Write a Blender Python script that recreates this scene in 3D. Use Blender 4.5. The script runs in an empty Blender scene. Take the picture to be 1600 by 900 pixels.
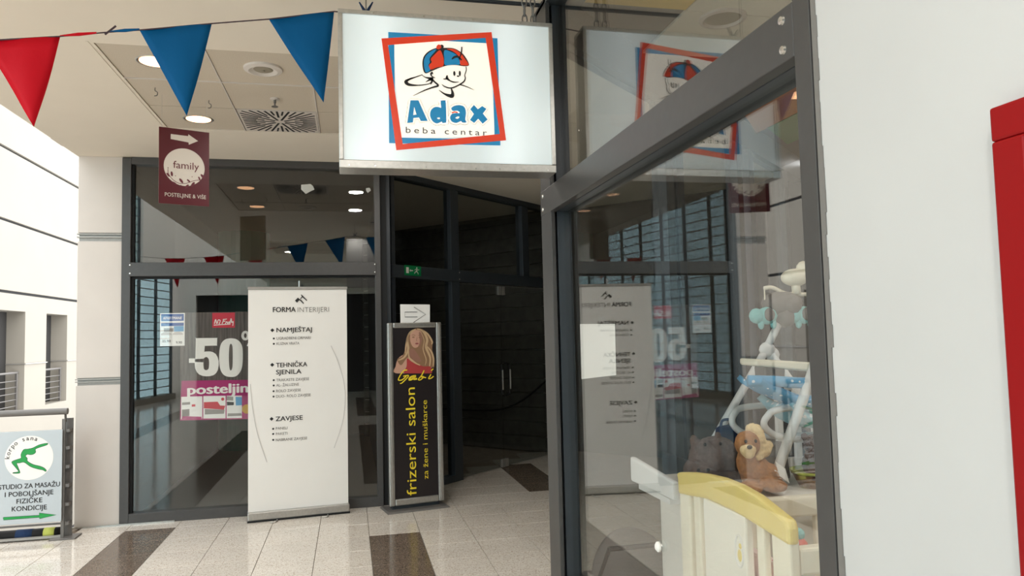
import bpy, bmesh, math, random
from mathutils import Vector, Matrix
from math import sin, cos, pi, radians

random.seed(7)
scene = bpy.context.scene
COL = scene.collection

# ------------------------------------------------------------------ camera
cam = bpy.data.cameras.new('camera')
cam.sensor_width = 36.0
cam.lens = 25.911
cam.clip_start = 0.05
cam.clip_end = 200
cam_ob = bpy.data.objects.new('camera', cam)
COL.objects.link(cam_ob)
YAW, PITCH, ROLL = 0.217693, 0.062885, -0.024088
fw = Vector((sin(YAW) * cos(PITCH), cos(YAW) * cos(PITCH), sin(PITCH)))
rt = Vector((cos(YAW), -sin(YAW), 0))
up = rt.cross(fw)
r2 = rt * cos(ROLL) + up * sin(ROLL)
u2 = up * cos(ROLL) - rt * sin(ROLL)
cam_ob.matrix_world = Matrix(((r2.x, u2.x, -fw.x, 0), (r2.y, u2.y, -fw.y, 0), (r2.z, u2.z, -fw.z, 1.55), (0, 0, 0, 1)))
scene.camera = cam_ob

# ------------------------------------------------------------------ sky, exposure
world = bpy.data.worlds.new('overcast_sky')
scene.world = world
world.use_nodes = True
bg = world.node_tree.nodes['Background']
bg.inputs[0].default_value = (0.965, 0.985, 1.0, 1)
bg.inputs[1].default_value = 3.25
scene.view_settings.view_transform = 'Standard'
scene.view_settings.look = 'None'
scene.view_settings.exposure = 0.24
scene.view_settings.gamma = 1.0
scene.view_settings.use_curve_mapping = False
scene.cycles.max_bounces = 12
scene.cycles.diffuse_bounces = 6
scene.cycles.glossy_bounces = 6
scene.cycles.transparent_max_bounces = 16
scene.cycles.sample_clamp_indirect = 8.0

# ------------------------------------------------------------------ materials
def lin(c):
    out = []
    for v in c:
        v = v / 255.0
        out.append(v / 12.92 if v <= 0.04045 else ((v + 0.055) / 1.055) ** 2.4)
    return (out[0], out[1], out[2], 1)

def mat(name, rgb, rough=0.5, metal=0.0, vary=0.0, scale=20.0, bump=0.0, spec=0.5):
    m = bpy.data.materials.new(name)
    m.use_nodes = True
    nt = m.node_tree
    b = nt.nodes['Principled BSDF']
    b.inputs['Base Color'].default_value = lin(rgb)
    b.inputs['Roughness'].default_value = rough
    b.inputs['Metallic'].default_value = metal
    b.inputs['Specular IOR Level'].default_value = spec
    if vary or bump:
        tc = nt.nodes.new('ShaderNodeTexCoord')
        nz = nt.nodes.new('ShaderNodeTexNoise')
        nz.inputs['Scale'].default_value = scale
        nz.inputs['Detail'].default_value = 4
        nt.links.new(tc.outputs['Object'], nz.inputs['Vector'])
        if vary:
            rp = nt.nodes.new('ShaderNodeValToRGB')
            c = lin(rgb)
            rp.color_ramp.elements[0].position = 0.3
            rp.color_ramp.elements[1].position = 0.7
            rp.color_ramp.elements[0].color = [max(0, v * (1 - vary)) for v in c[:3]] + [1]
            rp.color_ramp.elements[1].color = [min(1, v * (1 + vary)) for v in c[:3]] + [1]
            nt.links.new(nz.outputs['Fac'], rp.inputs[0])
            nt.links.new(rp.outputs[0], b.inputs['Base Color'])
        if bump:
            bp = nt.nodes.new('ShaderNodeBump')
            bp.inputs['Strength'].default_value = bump
            bp.inputs['Distance'].default_value = 0.01
            nt.links.new(nz.outputs['Fac'], bp.inputs['Height'])
            nt.links.new(bp.outputs[0], b.inputs['Normal'])
    return m

def speckled(name, a, b_, c_, scale, rough):
    m = bpy.data.materials.new(name)
    m.use_nodes = True
    nt = m.node_tree
    b = nt.nodes['Principled BSDF']
    g = nt.nodes.new('ShaderNodeNewGeometry')
    vo = nt.nodes.new('ShaderNodeTexVoronoi')
    vo.inputs['Scale'].default_value = scale
    sp = nt.nodes.new('ShaderNodeSeparateColor')
    nz = nt.nodes.new('ShaderNodeTexNoise')
    nz.inputs['Scale'].default_value = 2.0
    rp = nt.nodes.new('ShaderNodeValToRGB')
    rp.color_ramp.interpolation = 'CONSTANT'
    e = rp.color_ramp.elements
    e[0].position, e[0].color = 0.0, lin(a)
    e[1].position, e[1].color = 0.62, lin(b_)
    x = e.new(0.86)
    x.color = lin(c_)
    mx = nt.nodes.new('ShaderNodeMix')
    mx.data_type = 'RGBA'
    mx.blend_type = 'MULTIPLY'
    mx.inputs[0].default_value = 0.25
    nt.links.new(g.outputs['Position'], vo.inputs['Vector'])
    nt.links.new(g.outputs['Position'], nz.inputs['Vector'])
    nt.links.new(vo.outputs['Color'], sp.inputs[0])
    nt.links.new(sp.outputs[0], rp.inputs[0])
    nt.links.new(rp.outputs[0], mx.inputs[6])
    nt.links.new(nz.outputs['Fac'], mx.inputs[7])
    nt.links.new(mx.outputs[2], b.inputs['Base Color'])
    b.inputs['Roughness'].default_value = rough
    return m

def glass(name, f0, tint, weight=1.0):
    """thin pane: clear transmission, mirror reflection by the angle of incidence"""
    m = bpy.data.materials.new(name)
    m.use_nodes = True
    nt = m.node_tree
    nt.nodes.remove(nt.nodes['Principled BSDF'])
    out = nt.nodes['Material Output']
    lw = nt.nodes.new('ShaderNodeLayerWeight')
    lw.inputs['Blend'].default_value = 0.5
    pw = nt.nodes.new('ShaderNodeMath')
    pw.operation = 'POWER'
    pw.inputs[1].default_value = 5.0
    ma = nt.nodes.new('ShaderNodeMath')
    ma.operation = 'MULTIPLY_ADD'
    ma.inputs[1].default_value = (1 - f0) * weight
    ma.inputs[2].default_value = f0
    tr = nt.nodes.new('ShaderNodeBsdfTransparent')
    tr.inputs[0].default_value = (*tint, 1)
    gl = nt.nodes.new('ShaderNodeBsdfGlossy')
    gl.inputs['Roughness'].default_value = 0.0
    mx = nt.nodes.new('ShaderNodeMixShader')
    nt.links.new(lw.outputs['Facing'], pw.inputs[0])
    nt.links.new(pw.outputs[0], ma.inputs[0])
    nt.links.new(ma.outputs[0], mx.inputs[0])
    nt.links.new(tr.outputs[0], mx.inputs[1])
    nt.links.new(gl.outputs[0], mx.inputs[2])
    nt.links.new(mx.outputs[0], out.inputs[0])
    return m

def lamp(name, rgb, strength):
    m = bpy.data.materials.new(name)
    m.use_nodes = True
    b = m.node_tree.nodes['Principled BSDF']
    b.inputs['Base Color'].default_value = lin(rgb)
    b.inputs['Emission Color'].default_value = lin(rgb)
    b.inputs['Emission Strength'].default_value = strength
    b.inputs['Roughness'].default_value = 0.25
    return m

def dotted(name, base, dot, scale):
    m = mat(name, base, 0.8)
    nt = m.node_tree
    b = nt.nodes['Principled BSDF']
    tc = nt.nodes.new('ShaderNodeTexCoord')
    vo = nt.nodes.new('ShaderNodeTexVoronoi')
    vo.inputs['Scale'].default_value = scale
    vo.inputs['Randomness'].default_value = 0.25
    rp = nt.nodes.new('ShaderNodeValToRGB')
    rp.color_ramp.interpolation = 'CONSTANT'
    rp.color_ramp.elements[0].color = lin(dot)
    rp.color_ramp.elements[1].color = lin(base)
    rp.color_ramp.elements[1].position = 0.2
    nt.links.new(tc.outputs['Object'], vo.inputs['Vector'])
    nt.links.new(vo.outputs['Distance'], rp.inputs[0])
    nt.links.new(rp.outputs[0], b.inputs['Base Color'])
    return m

def woodgrain(name, a, b_):
    m = mat(name, a, 0.6)
    nt = m.node_tree
    b = nt.nodes['Principled BSDF']
    tc = nt.nodes.new('ShaderNodeTexCoord')
    mp = nt.nodes.new('ShaderNodeMapping')
    mp.inputs['Scale'].default_value = (60, 60, 2.5)
    nz = nt.nodes.new('ShaderNodeTexNoise')
    nz.inputs['Scale'].default_value = 1.0
    nz.inputs['Detail'].default_value = 5
    rp = nt.nodes.new('ShaderNodeValToRGB')
    rp.color_ramp.elements[0].position = 0.35
    rp.color_ramp.elements[1].position = 0.65
    rp.color_ramp.elements[0].color = lin(a)
    rp.color_ramp.elements[1].color = lin(b_)
    nt.links.new(tc.outputs['Object'], mp.inputs[0])
    nt.links.new(mp.outputs[0], nz.inputs['Vector'])
    nt.links.new(nz.outputs['Fac'], rp.inputs[0])
    nt.links.new(rp.outputs[0], b.inputs['Base Color'])
    return m

M = dict(
    tile=speckled('beige_terrazzo', (238, 230, 219), (225, 214, 200), (192, 176, 158), 170, 0.1),
    tile_dark=speckled('brown_granite', (120, 105, 92), (92, 80, 70), (150, 134, 118), 170, 0.12),
    grout=mat('grout', (120, 106, 90), 0.9, vary=.2),
    plaster=mat('cream_plaster', (210, 202, 194), 0.75, vary=.03, scale=3, bump=.05),
    ceil=mat('beige_ceiling_paint', (236, 226, 210), 0.8, vary=.02, scale=2),
    ctile=mat('ceiling_tile_grain', (206, 194, 176), 0.9, vary=.06, scale=160, bump=.15),
    endwall=mat('white_end_wall_render', (232, 228, 218), 0.8),
    wallw=mat('white_wall_paint', (198, 196, 194), 0.55, vary=.015, scale=4, bump=.04),
    atrium=mat('white_atrium_render', (156, 149, 137), 0.8, vary=.02, scale=1),
    anth=mat('anthracite_powder_coat', (74, 72, 71), 0.38, 0.15, vary=.05, scale=30),
    anth2=mat('dark_anthracite_coat', (62, 68, 74), 0.35, 0.2, vary=.05, scale=30),
    rubber=mat('black_rubber_gasket', (14, 14, 15), 0.7),
    steel=mat('brushed_aluminium', (188, 186, 182), 0.32, 0.85, vary=.08, scale=60),
    steel2=mat('matt_silver_profile', (160, 156, 150), 0.4, 0.3, vary=.06, scale=40),
    screw=mat('zinc_screw', (205, 203, 198), 0.25, 0.9),
    rail=mat('painted_grey_rail', (112, 108, 104), 0.45, 0.2),
    red=mat('red_lacquer', (142, 10, 14), 0.4, spec=0.2),
    flag_red=mat('red_flag_plastic', (196, 5, 28), 0.55, spec=0.15, bump=.25, scale=14),
    flag_blue=mat('blue_flag_plastic', (3, 84, 134), 0.6, spec=0.12, bump=.25, scale=14),
    cord=mat('bunting_cord', (70, 52, 58), 0.8),
    paper=mat('white_paper', (238, 236, 232), 0.7),
    banner=mat('banner_vinyl', (236, 232, 226), 0.5, vary=.015, scale=3),
    ink=mat('black_ink', (28, 26, 26), 0.6),
    greyink=mat('grey_ink', (120, 116, 112), 0.6),
    faint=mat('pale_grey_ink', (196, 192, 188), 0.6),
    dimwhite=mat('dimmed_white_ink', (206, 196, 184), 0.6),  # white ink of the hanging sign, darkened to offset the lamp light on it
    boardback=mat('unprinted_board_back', (206, 194, 172), 0.7),
    white=mat('white_ink', (240, 236, 230), 0.6),
    crimson=mat('crimson_board', (80, 5, 20), 0.35),
    crimson_ink=mat('crimson_ink', (92, 18, 34), 0.5),
    green_ink=mat('green_ink', (24, 150, 68), 0.5),
    green_edge=mat('dark_green_ink', (20, 84, 50), 0.5),
    silver_board=mat('pale_silver_board', (188, 196, 200), 0.4),
    magenta=mat('magenta_ink', (168, 22, 104), 0.5),
    redink=mat('red_ink', (200, 36, 60), 0.5),
    blue_ink=mat('blue_ink', (36, 86, 160), 0.5),
    cyan_ink=mat('light_blue_ink', (90, 160, 205), 0.5),
    gold_ink=mat('gold_ink', (206, 160, 60), 0.5),
    grey_pic=mat('grey_print', (150, 144, 140), 0.5),
    poster_wood=woodgrain('dark_wood_print', (62, 54, 50), (104, 94, 88)),
    yellow_ink=mat('yellow_ink', (240, 212, 48), 0.5),
    black_poster=mat('black_poster', (32, 26, 28), 0.35),
    skin=mat('printed_skin', (196, 150, 128), 0.5),
    skin2=mat('printed_skin_shade', (150, 106, 90), 0.5),
    blonde=mat('printed_blonde_hair', (198, 166, 128), 0.5),
    blonde2=mat('printed_dark_blonde', (140, 106, 78), 0.5),
    redtop=mat('printed_red_top', (170, 58, 58), 0.5),
    lips=mat('printed_lips', (150, 82, 80), 0.5),
    exit=mat('exit_green', (0, 128, 72), 0.4),
    block=mat('dark_split_block', (92, 90, 82), 0.9, vary=.25, scale=9, bump=.4),
    mortar=mat('pale_mortar', (190, 186, 174), 0.9),
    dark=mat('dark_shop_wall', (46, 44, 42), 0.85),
    darkfloor=mat('dark_shop_floor', (104, 98, 90), 0.3),
    greencol=mat('dark_green_paint', (30, 118, 106), 0.6),
    greycol=mat('warm_grey_column', (150, 142, 126), 0.8),
    shopwall=mat('shop_wall_beige', (176, 166, 150), 0.8),
    shopceil=mat('shop_ceiling_white', (226, 222, 208), 0.8, vary=.03, scale=80),
    yellowceil=mat('shop_ceiling_yellow', (226, 196, 110), 0.8),
    orange=mat('orange_bulkhead_paint', (226, 150, 96), 0.8),
    greenpaint=mat('green_bulkhead_paint', (110, 160, 110), 0.8),
    cream=mat('cream_plastic', (244, 236, 214), 0.4),
    cream2=mat('cream_panel', (248, 242, 228), 0.45),
    yellow=mat('pale_yellow_plastic', (240, 216, 130), 0.4),
    dresser=mat('white_lacquered_board', (228, 224, 214), 0.5),
    tube=mat('white_enamel_tube', (222, 222, 220), 0.35),
    greyplastic=mat('grey_plastic', (112, 105, 100), 0.5),
    teal=mat('pale_teal_plush', (140, 206, 204), 0.9, bump=.4, scale=80),
    bluefab=dotted('blue_polka_fabric', (92, 164, 206), (232, 240, 244), 34),
    bluefab2=dotted('pale_blue_pattern_fabric', (150, 200, 214), (232, 238, 240), 26),
    hippo=mat('grey_brown_plush', (104, 88, 82), 0.95, vary=.2, scale=60, bump=.6),
    lion=mat('golden_brown_plush', (168, 116, 72), 0.95, vary=.2, scale=60, bump=.6),
    mane=mat('cream_plush', (234, 206, 156), 0.95, vary=.12, scale=60, bump=.7),
    brownplush=mat('dark_brown_plush', (92, 62, 46), 0.95, vary=.2, scale=60, bump=.6),
    greyfab=mat('grey_stroller_fabric', (112, 106, 102), 0.85, bump=.2, scale=120),
    bumper=dotted('red_dotted_bumper', (226, 196, 190), (176, 54, 70), 40),
    woodbrown=mat('brown_wicker', (140, 104, 70), 0.8, vary=.2, scale=50, bump=.5),
    limeplush=mat('lime_plush', (190, 196, 96), 0.9),
    navy=mat('navy_fabric', (24, 50, 86), 0.9),
    coral=mat('coral_plastic', (226, 92, 70), 0.5),
    lampwhite=lamp('lamp_white', (255, 250, 235), 7.0),
    lampwarm=lamp('lamp_warm', (255, 196, 146), 4.2),
    sign_face=lamp('lit_acrylic', (232, 240, 242), 0.36),
    sign_warm=lamp('lit_acrylic_warm', (255, 246, 234), 0.36),
    lit_red=lamp('lit_red_vinyl', (214, 58, 30), 0.27),
    lit_blue=lamp('lit_blue_vinyl', (24, 126, 176), 0.27),
    lit_black=mat('black_vinyl', (22, 22, 26), 0.5),
    lit_grey=mat('dark_grey_vinyl', (70, 72, 76), 0.5),
    glass_b=glass('shopfront_glass', 0.078, (0.97, 0.975, 0.97)),
    glass_a=glass('double_glazing', 0.125, (0.985, 0.99, 0.985)),
    glass_p=glass('entry_glass', 0.035, (0.8, 0.82, 0.81)),
    glass_r=glass('dark_display_glass', 0.05, (0.4, 0.38, 0.4)),
    block_glass=glass('blue_glass_block', 0.05, (0.8, 0.95, 0.98)),
)

def tube_lit(m, lo, hi, centres, width):
    """acrylic over fluorescent tubes: emission falls off sideways from each tube"""
    nt = m.node_tree
    b = nt.nodes['Principled BSDF']
    tc = nt.nodes.new('ShaderNodeTexCoord')
    sx = nt.nodes.new('ShaderNodeSeparateXYZ')
    nt.links.new(tc.outputs['Object'], sx.inputs[0])
    tot = None
    for c in centres:
        s = nt.nodes.new('ShaderNodeMath'); s.operation = 'SUBTRACT'; s.inputs[1].default_value = c
        d = nt.nodes.new('ShaderNodeMath'); d.operation = 'DIVIDE'; d.inputs[1].default_value = width
        p = nt.nodes.new('ShaderNodeMath'); p.operation = 'POWER'; p.inputs[1].default_value = 2
        n = nt.nodes.new('ShaderNodeMath'); n.operation = 'MULTIPLY'; n.inputs[1].default_value = -1
        e = nt.nodes.new('ShaderNodeMath'); e.operation = 'EXPONENT'
        nt.links.new(sx.outputs[0], s.inputs[0]); nt.links.new(s.outputs[0], d.inputs[0])
        ab = nt.nodes.new('ShaderNodeMath'); ab.operation = 'ABSOLUTE'
        nt.links.new(d.outputs[0], ab.inputs[0]); nt.links.new(ab.outputs[0], p.inputs[0])
        nt.links.new(p.outputs[0], n.inputs[0]); nt.links.new(n.outputs[0], e.inputs[0])
        if tot is None:
            tot = e
        else:
            ad = nt.nodes.new('ShaderNodeMath')
            nt.links.new(tot.outputs[0], ad.inputs[0]); nt.links.new(e.outputs[0], ad.inputs[1])
            tot = ad
    ma = nt.nodes.new('ShaderNodeMath'); ma.operation = 'MULTIPLY_ADD'
    ma.inputs[1].default_value = hi - lo; ma.inputs[2].default_value = lo
    nt.links.new(tot.outputs[0], ma.inputs[0])
    nt.links.new(ma.outputs[0], b.inputs['Emission Strength'])

tube_lit(M['sign_face'], 0.09, 0.31, (-0.30, 0.27), 0.11)

# ------------------------------------------------------------------ mesh helpers
class MB:
    def __init__(self):
        self.bm = bmesh.new()

    def box(self, x0, x1, y0, y1, z0, z1):
        v = [self.bm.verts.new((x, y, z)) for x in (x0, x1) for y in (y0, y1) for z in (z0, z1)]
        for f in ((0, 1, 3, 2), (4, 6, 7, 5), (0, 4, 5, 1), (2, 3, 7, 6), (0, 2, 6, 4), (1, 5, 7, 3)):
            self.bm.faces.new([v[i] for i in f])
        return self

    def hexa(self, pts):
        v = [self.bm.verts.new(p) for p in pts]
        for f in ((0, 3, 2, 1), (4, 5, 6, 7), (0, 1, 5, 4), (1, 2, 6, 5), (2, 3, 7, 6), (3, 0, 4, 7)):
            self.bm.faces.new([v[i] for i in f])
        return self

    def tube(self, pts, r, n=10, closed=False, cap=True):
        pts = [Vector(p) for p in pts]
        rs = r if isinstance(r, (list, tuple)) else [r] * len(pts)
        rings = []
        m = len(pts)
        ref = None
        for i, p in enumerate(pts):
            a = pts[(i - 1) % m] if (closed or i > 0) else p
            b = pts[(i + 1) % m] if (closed or i < m - 1) else p
            t = (b - a).normalized()
            if ref is None:
                ref = Vector((0, 0, 1)) if abs(t.z) < 0.9 else Vector((1, 0, 0))
            s = t.cross(ref).normalized()
            ref = s.cross(t).normalized()
            rings.append([self.bm.verts.new(p + (s * cos(2 * pi * k / n) + ref * sin(2 * pi * k / n)) * rs[i]) for k in range(n)])
        for i in range(m if closed else m - 1):
            A, B = rings[i], rings[(i + 1) % m]
            for k in range(n):
                self.bm.faces.new((A[k], A[(k + 1) % n], B[(k + 1) % n], B[k]))
        if cap and not closed:
            self.bm.faces.new(list(reversed(rings[0])))
            self.bm.faces.new(rings[-1])
        return self

    def lathe(self, prof, c=(0, 0, 0), n=24, axis='z'):
        rings = []
        c = Vector(c)
        for (r, h) in prof:
            ring = []
            for k in range(n):
                a = 2 * pi * k / n
                if axis == 'z':
                    p = Vector((r * cos(a), r * sin(a), h))
                elif axis == 'y':
                    p = Vector((r * cos(a), h, r * sin(a)))
                else:
                    p = Vector((h, r * cos(a), r * sin(a)))
                ring.append(self.bm.verts.new(c + p))
            rings.append(ring)
        for A, B in zip(rings, rings[1:]):
            for k in range(n):
                self.bm.faces.new((A[k], A[(k + 1) % n], B[(k + 1) % n], B[k]))
        self.bm.faces.new(rings[0])
        self.bm.faces.new(list(reversed(rings[-1])))
        return self

    def ball(self, c, r, sub=3):
        r = r if isinstance(r, (list, tuple)) else (r, r, r)
        mtx = Matrix.Translation(c) @ Matrix.Diagonal((r[0], r[1], r[2], 1))
        bmesh.ops.create_icosphere(self.bm, subdivisions=sub, radius=1.0, matrix=mtx)
        return self

    def poly(self, pts, y=0.0):
        """flat print polygon in the local x-z plane"""
        try:
            self.bm.faces.new([self.bm.verts.new((p[0], y, p[1])) for p in pts])
        except ValueError:
            pass
        return self

    def prism(self, pts, y0, y1):
        """x-z outline with depth along y"""
        a = [self.bm.verts.new((p[0], y0, p[1])) for p in pts]
        b = [self.bm.verts.new((p[0], y1, p[1])) for p in pts]
        self.bm.faces.new(a)
        self.bm.faces.new(list(reversed(b)))
        n = len(pts)
        for i in range(n):
            self.bm.faces.new((a[i], b[i], b[(i + 1) % n], a[(i + 1) % n]))
        return self

    def stroke(self, pts, w, y=0.0):
        """drawn line: w one width or one per point"""
        n = len(pts)
        ws = w if isinstance(w, (list, tuple)) else [w] * n
        L, R = [], []
        for i in range(n):
            a = Vector(pts[max(0, i - 1)])
            b = Vector(pts[min(n - 1, i + 1)])
            t = (b - a)
            t = t.normalized() if t.length > 1e-9 else Vector((1, 0))
            nn = Vector((-t.y, t.x)) * ws[i] / 2
            p = Vector(pts[i])
            L.append(self.bm.verts.new((p.x + nn.x, y, p.y + nn.y)))
            R.append(self.bm.verts.new((p.x - nn.x, y, p.y - nn.y)))
        for i in range(n - 1):
            self.bm.faces.new((L[i], R[i], R[i + 1], L[i + 1]))
        return self

    def disc(self, c, r, y=0.0, n=32, rz=None):
        rz = rz or r
        return self.poly([(c[0] + r * cos(2 * pi * k / n), c[1] + rz * sin(2 * pi * k / n)) for k in range(n)], y)

    def done(self, name, m, parent=None, bevel=0.0, smooth=False, label=None, rev=False):
        bmesh.ops.recalc_face_normals(self.bm, faces=self.bm.faces[:])
        me = bpy.data.meshes.new(name)
        self.bm.to_mesh(me)
        self.bm.free()
        me.materials.append(m)
        if smooth:
            for p in me.polygons:
                p.use_smooth = True
        o = bpy.data.objects.new(name, me)
        COL.objects.link(o)
        o.parent = parent
        if bevel:
            bv = o.modifiers.new('bevel', 'BEVEL')
            bv.width = bevel
            bv.segments = 2
            bv.limit_method = 'ANGLE'
        if label:
            o['label'] = label
        return o

def smooth_line(pts, k=6):
    """Catmull-Rom through the points"""
    P = [Vector(p) for p in pts]
    out = []
    for i in range(len(P) - 1):
        p0, p1, p2, p3 = P[max(0, i - 1)], P[i], P[i + 1], P[min(len(P) - 1, i + 2)]
        for j in range(k):
            t = j / k
            out.append(0.5 * ((2 * p1) + (p2 - p0) * t + (2 * p0 - 5 * p1 + 4 * p2 - p3) * t * t + (3 * p1 - p0 - 3 * p2 + p3) * t ** 3))
    out.append(P[-1])
    return [tuple(p) for p in out]

def closed_line(pts, k=5):
    P = [Vector(p) for p in pts]
    n = len(P)
    out = []
    for i in range(n):
        p0, p1, p2, p3 = P[i - 1], P[i], P[(i + 1) % n], P[(i + 2) % n]
        for j in range(k):
            t = j / k
            out.append(tuple(0.5 * ((2 * p1) + (p2 - p0) * t + (2 * p0 - 5 * p1 + 4 * p2 - p3) * t * t + (3 * p1 - p0 - 3 * p2 + p3) * t ** 3)))
    return out

def thing(name, label, cat, loc=(0, 0, 0), rz=0.0, group=None):
    o = bpy.data.objects.new(name, None)
    COL.objects.link(o)
    o.empty_display_size = 0.1
    o.location = loc
    o.rotation_euler = (0, 0, rz)
    o['label'] = label
    o['category'] = cat
    if group:
        o['group'] = group
    return o

def structure(name, label, loc=(0, 0, 0), rz=0.0):
    o = bpy.data.objects.new(name, None)
    COL.objects.link(o)
    o.empty_display_size = 0.1
    o.location = loc
    o.rotation_euler = (0, 0, rz)
    o['kind'] = 'structure'
    o['label'] = label
    return o

def tag(o, label=None, cat=None, group=None, kind=None):
    if label:
        o['label'] = label
    if cat:
        o['category'] = cat
    if group:
        o['group'] = group
    if kind:
        o['kind'] = kind
    return o

def copy_tree(o, parent=None):
    c = o.copy()
    COL.objects.link(c)
    if parent is not None:
        c.parent = parent
    for ch in [k for k in ALLCH(o)]:
        copy_tree(ch, c)
    return c

def ALLCH(o):
    return [k for k in bpy.data.objects if k.parent is o]

_cap = {}
def text(parent, name, s, x, z, w, h, m, y=-0.002, bold=0.0, anchor='l', rot=0.0, shear=0.0, spacing=1.0):
    """flat lettering: cap height h, width w (None: natural), baseline start (x, z) in the local x-z plane"""
    def raw(st, bo, sh, spc):
        cu = bpy.data.curves.new('lettering', 'FONT')
        cu.body = st
        cu.offset = bo
        cu.shear = sh
        cu.space_character = spc
        cu.resolution_u = 3
        ob = bpy.data.objects.new('lettering', cu)
        COL.objects.link(ob)
        dg = bpy.context.evaluated_depsgraph_get()
        me = bpy.data.meshes.new_from_object(ob.evaluated_get(dg))
        bpy.data.objects.remove(ob)
        bpy.data.curves.remove(cu)
        return me
    if 'H' not in _cap:
        mh = raw('H', 0, 0, 1)
        _cap['H'] = max(v.co.y for v in mh.vertices)
    me = raw(s, min(bold, 0.0), shear, spacing)
    if bold > 0:
        vs = [tuple(v.co) for v in me.vertices]
        fs = [tuple(p.vertices) for p in me.polygons]
        nv = len(vs)
        k = bold * 1.2
        allv, allf = [], []
        for c, (dx, dy) in enumerate(((-k, 0), (k, 0), (0, k * .5), (0, -k * .5), (0, 0))):
            allv += [(x + dx, y + dy, 4e-5 * c) for (x, y, z_) in vs]
            allf += [tuple(i + c * nv for i in f) for f in fs]
        bpy.data.meshes.remove(me)
        me = bpy.data.meshes.new('lettering')
        me.from_pydata(allv, [], allf)
    xs = [v.co.x for v in me.vertices]
    x0, x1 = min(xs), max(xs)
    sz = h / _cap['H']
    sx = (w / (x1 - x0)) if w else sz
    W = (x1 - x0) * sx
    off = {'l': 0, 'c': -W / 2, 'r': -W}[anchor]
    ca, sa = cos(rot), sin(rot)
    for v in me.vertices:
        px, pz = (v.co.x - x0) * sx + off, v.co.y * sz
        v.co = (x + px * ca - pz * sa, y - v.co.z, z + px * sa + pz * ca)
    me.materials.clear()
    me.materials.append(m)
    me.name = name
    o = bpy.data.objects.new(name, me)
    COL.objects.link(o)
    o.parent = parent
    return o

# ================================================================== THE SETTING
# ---- floor: terrazzo tiles, 0.3945 m pitch, with brown strips
P = 0.3945
fl = structure('floor', 'polished beige terrazzo tile floor with brown strips')
MB().box(-6.4, 4.6, -8.3, 6.78, -0.16, -0.022).box(-2.34, 4.6, 6.78, 12.6, -0.16, -0.022).done('floor_bed', M['grout'], fl)
def tile_mesh(m):
    g = MB()
    h = P / 2 - 0.0019
    g.box(-h, h, -h, h, -0.03, 0.0)
    bmesh.ops.bevel(g.bm, geom=[e for e in g.bm.edges if all(v.co.z > -0.01 for v in e.verts)], offset=0.0012, segments=1, affect='EDGES')
    o = g.done('tile', m)
    me = o.data
    bpy.data.objects.remove(o)
    return me
TM = {False: tile_mesh(M['tile']), True: tile_mesh(M['tile_dark'])}
def dark_tile(i, x, y):
    if i == -5 and 0.5 < y < 6.77:
        return True
    if i == 0 and 0.5 < y < 6.0:
        return True
    if i == 4 and 7.17 < y < 8.75:
        return True
    if i == -10 and -4 < y < 5.2:
        return True
    return i in (-5, 0) and -5.5 < y < -1.2
near = []
rest = []
for i in range(-16, 12):
    for j in range(-36, 17):
        x = 0.135 + P * (i + 0.5)
        y = 6.0 + 0.3895 * (j + 0.5)
        if y > 7.05 and (x < 0.25 or y > 7.1 + 0.9 * (x + 0.3)):
            continue
        if x < -2.3 and y > 6.7:
            continue
        d = dark_tile(i, x, y)
        ok = -3.1 < x < 2.3 and 4.55 < y < 9.0 and not (x > 0.95 and y < 3.4 + 0.9 * (x - 0.95))
        (near if ok else rest).append((x, y, d))
near.sort(key=lambda t: t[0] ** 2 + t[1] ** 2)
for (x, y, d) in near[:290]:
    o = bpy.data.objects.new('tile', TM[d])
    COL.objects.link(o)
    o.parent = fl
    o.location = (x, y, 0)
    o.scale = (1, 0.3895 / P, 1)
for d in (False, True):
    g = MB()
    for (x, y, dd) in rest + near[290:]:
        if dd == d:
            h, k = P / 2 - 0.0019, 0.3895 / 2 - 0.0019
            v = [g.bm.verts.new(p) for p in ((x - h, y - k, 0), (x + h, y - k, 0), (x + h, y + k, 0), (x - h, y + k, 0))]
            w = [g.bm.verts.new((q.co.x, q.co.y, -0.03)) for q in v]
            g.bm.faces.new(v)
            for a in range(4):
                g.bm.faces.new((v[a], w[a], w[(a + 1) % 4], v[(a + 1) % 4]))
    tag(g.done('tile_field', M['tile_dark' if d else 'tile'], fl), kind='stuff')
MB().box(-2.32, -1.5, 6.985, 7.0, 0.0, 0.012).done('edge_strip', M['steel'], fl, label='bright aluminium edge strip')

# ---- ceiling with a lowered field of square tiles
ce = structure('ceiling', 'beige plastered ceiling with fields of square tiles')
CZ = 3.2
PX0, PX1, PY0, PY1 = -1.356, 0.354, 4.34, 6.03
QY0, QY1 = -0.6, 1.09
g = MB()
XL = -2.31
for (x0, x1, y0, y1) in ((XL, PX0, -8.2, 7.3), (PX1, 0.96, -8.2, 7.3), (PX0, PX1, PY1, 7.3), (PX0, PX1, QY1, PY0), (PX0, PX1, -8.2, QY0), (0.25, 5.0, 7.3, 11.5)):
    g.box(x0, x1, y0, y1, CZ, CZ + 0.35)
g.hexa([(0.96, 3.62, CZ), (5.0, 7.25, CZ), (5.0, 7.3, CZ), (0.96, 7.3, CZ), (0.96, 3.62, CZ + 0.35), (5.0, 7.25, CZ + 0.35), (5.0, 7.3, CZ + 0.35), (0.96, 7.3, CZ + 0.35)])
g.done('ceiling_slab', M['ceil'], ce)
TS = 0.57
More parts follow.
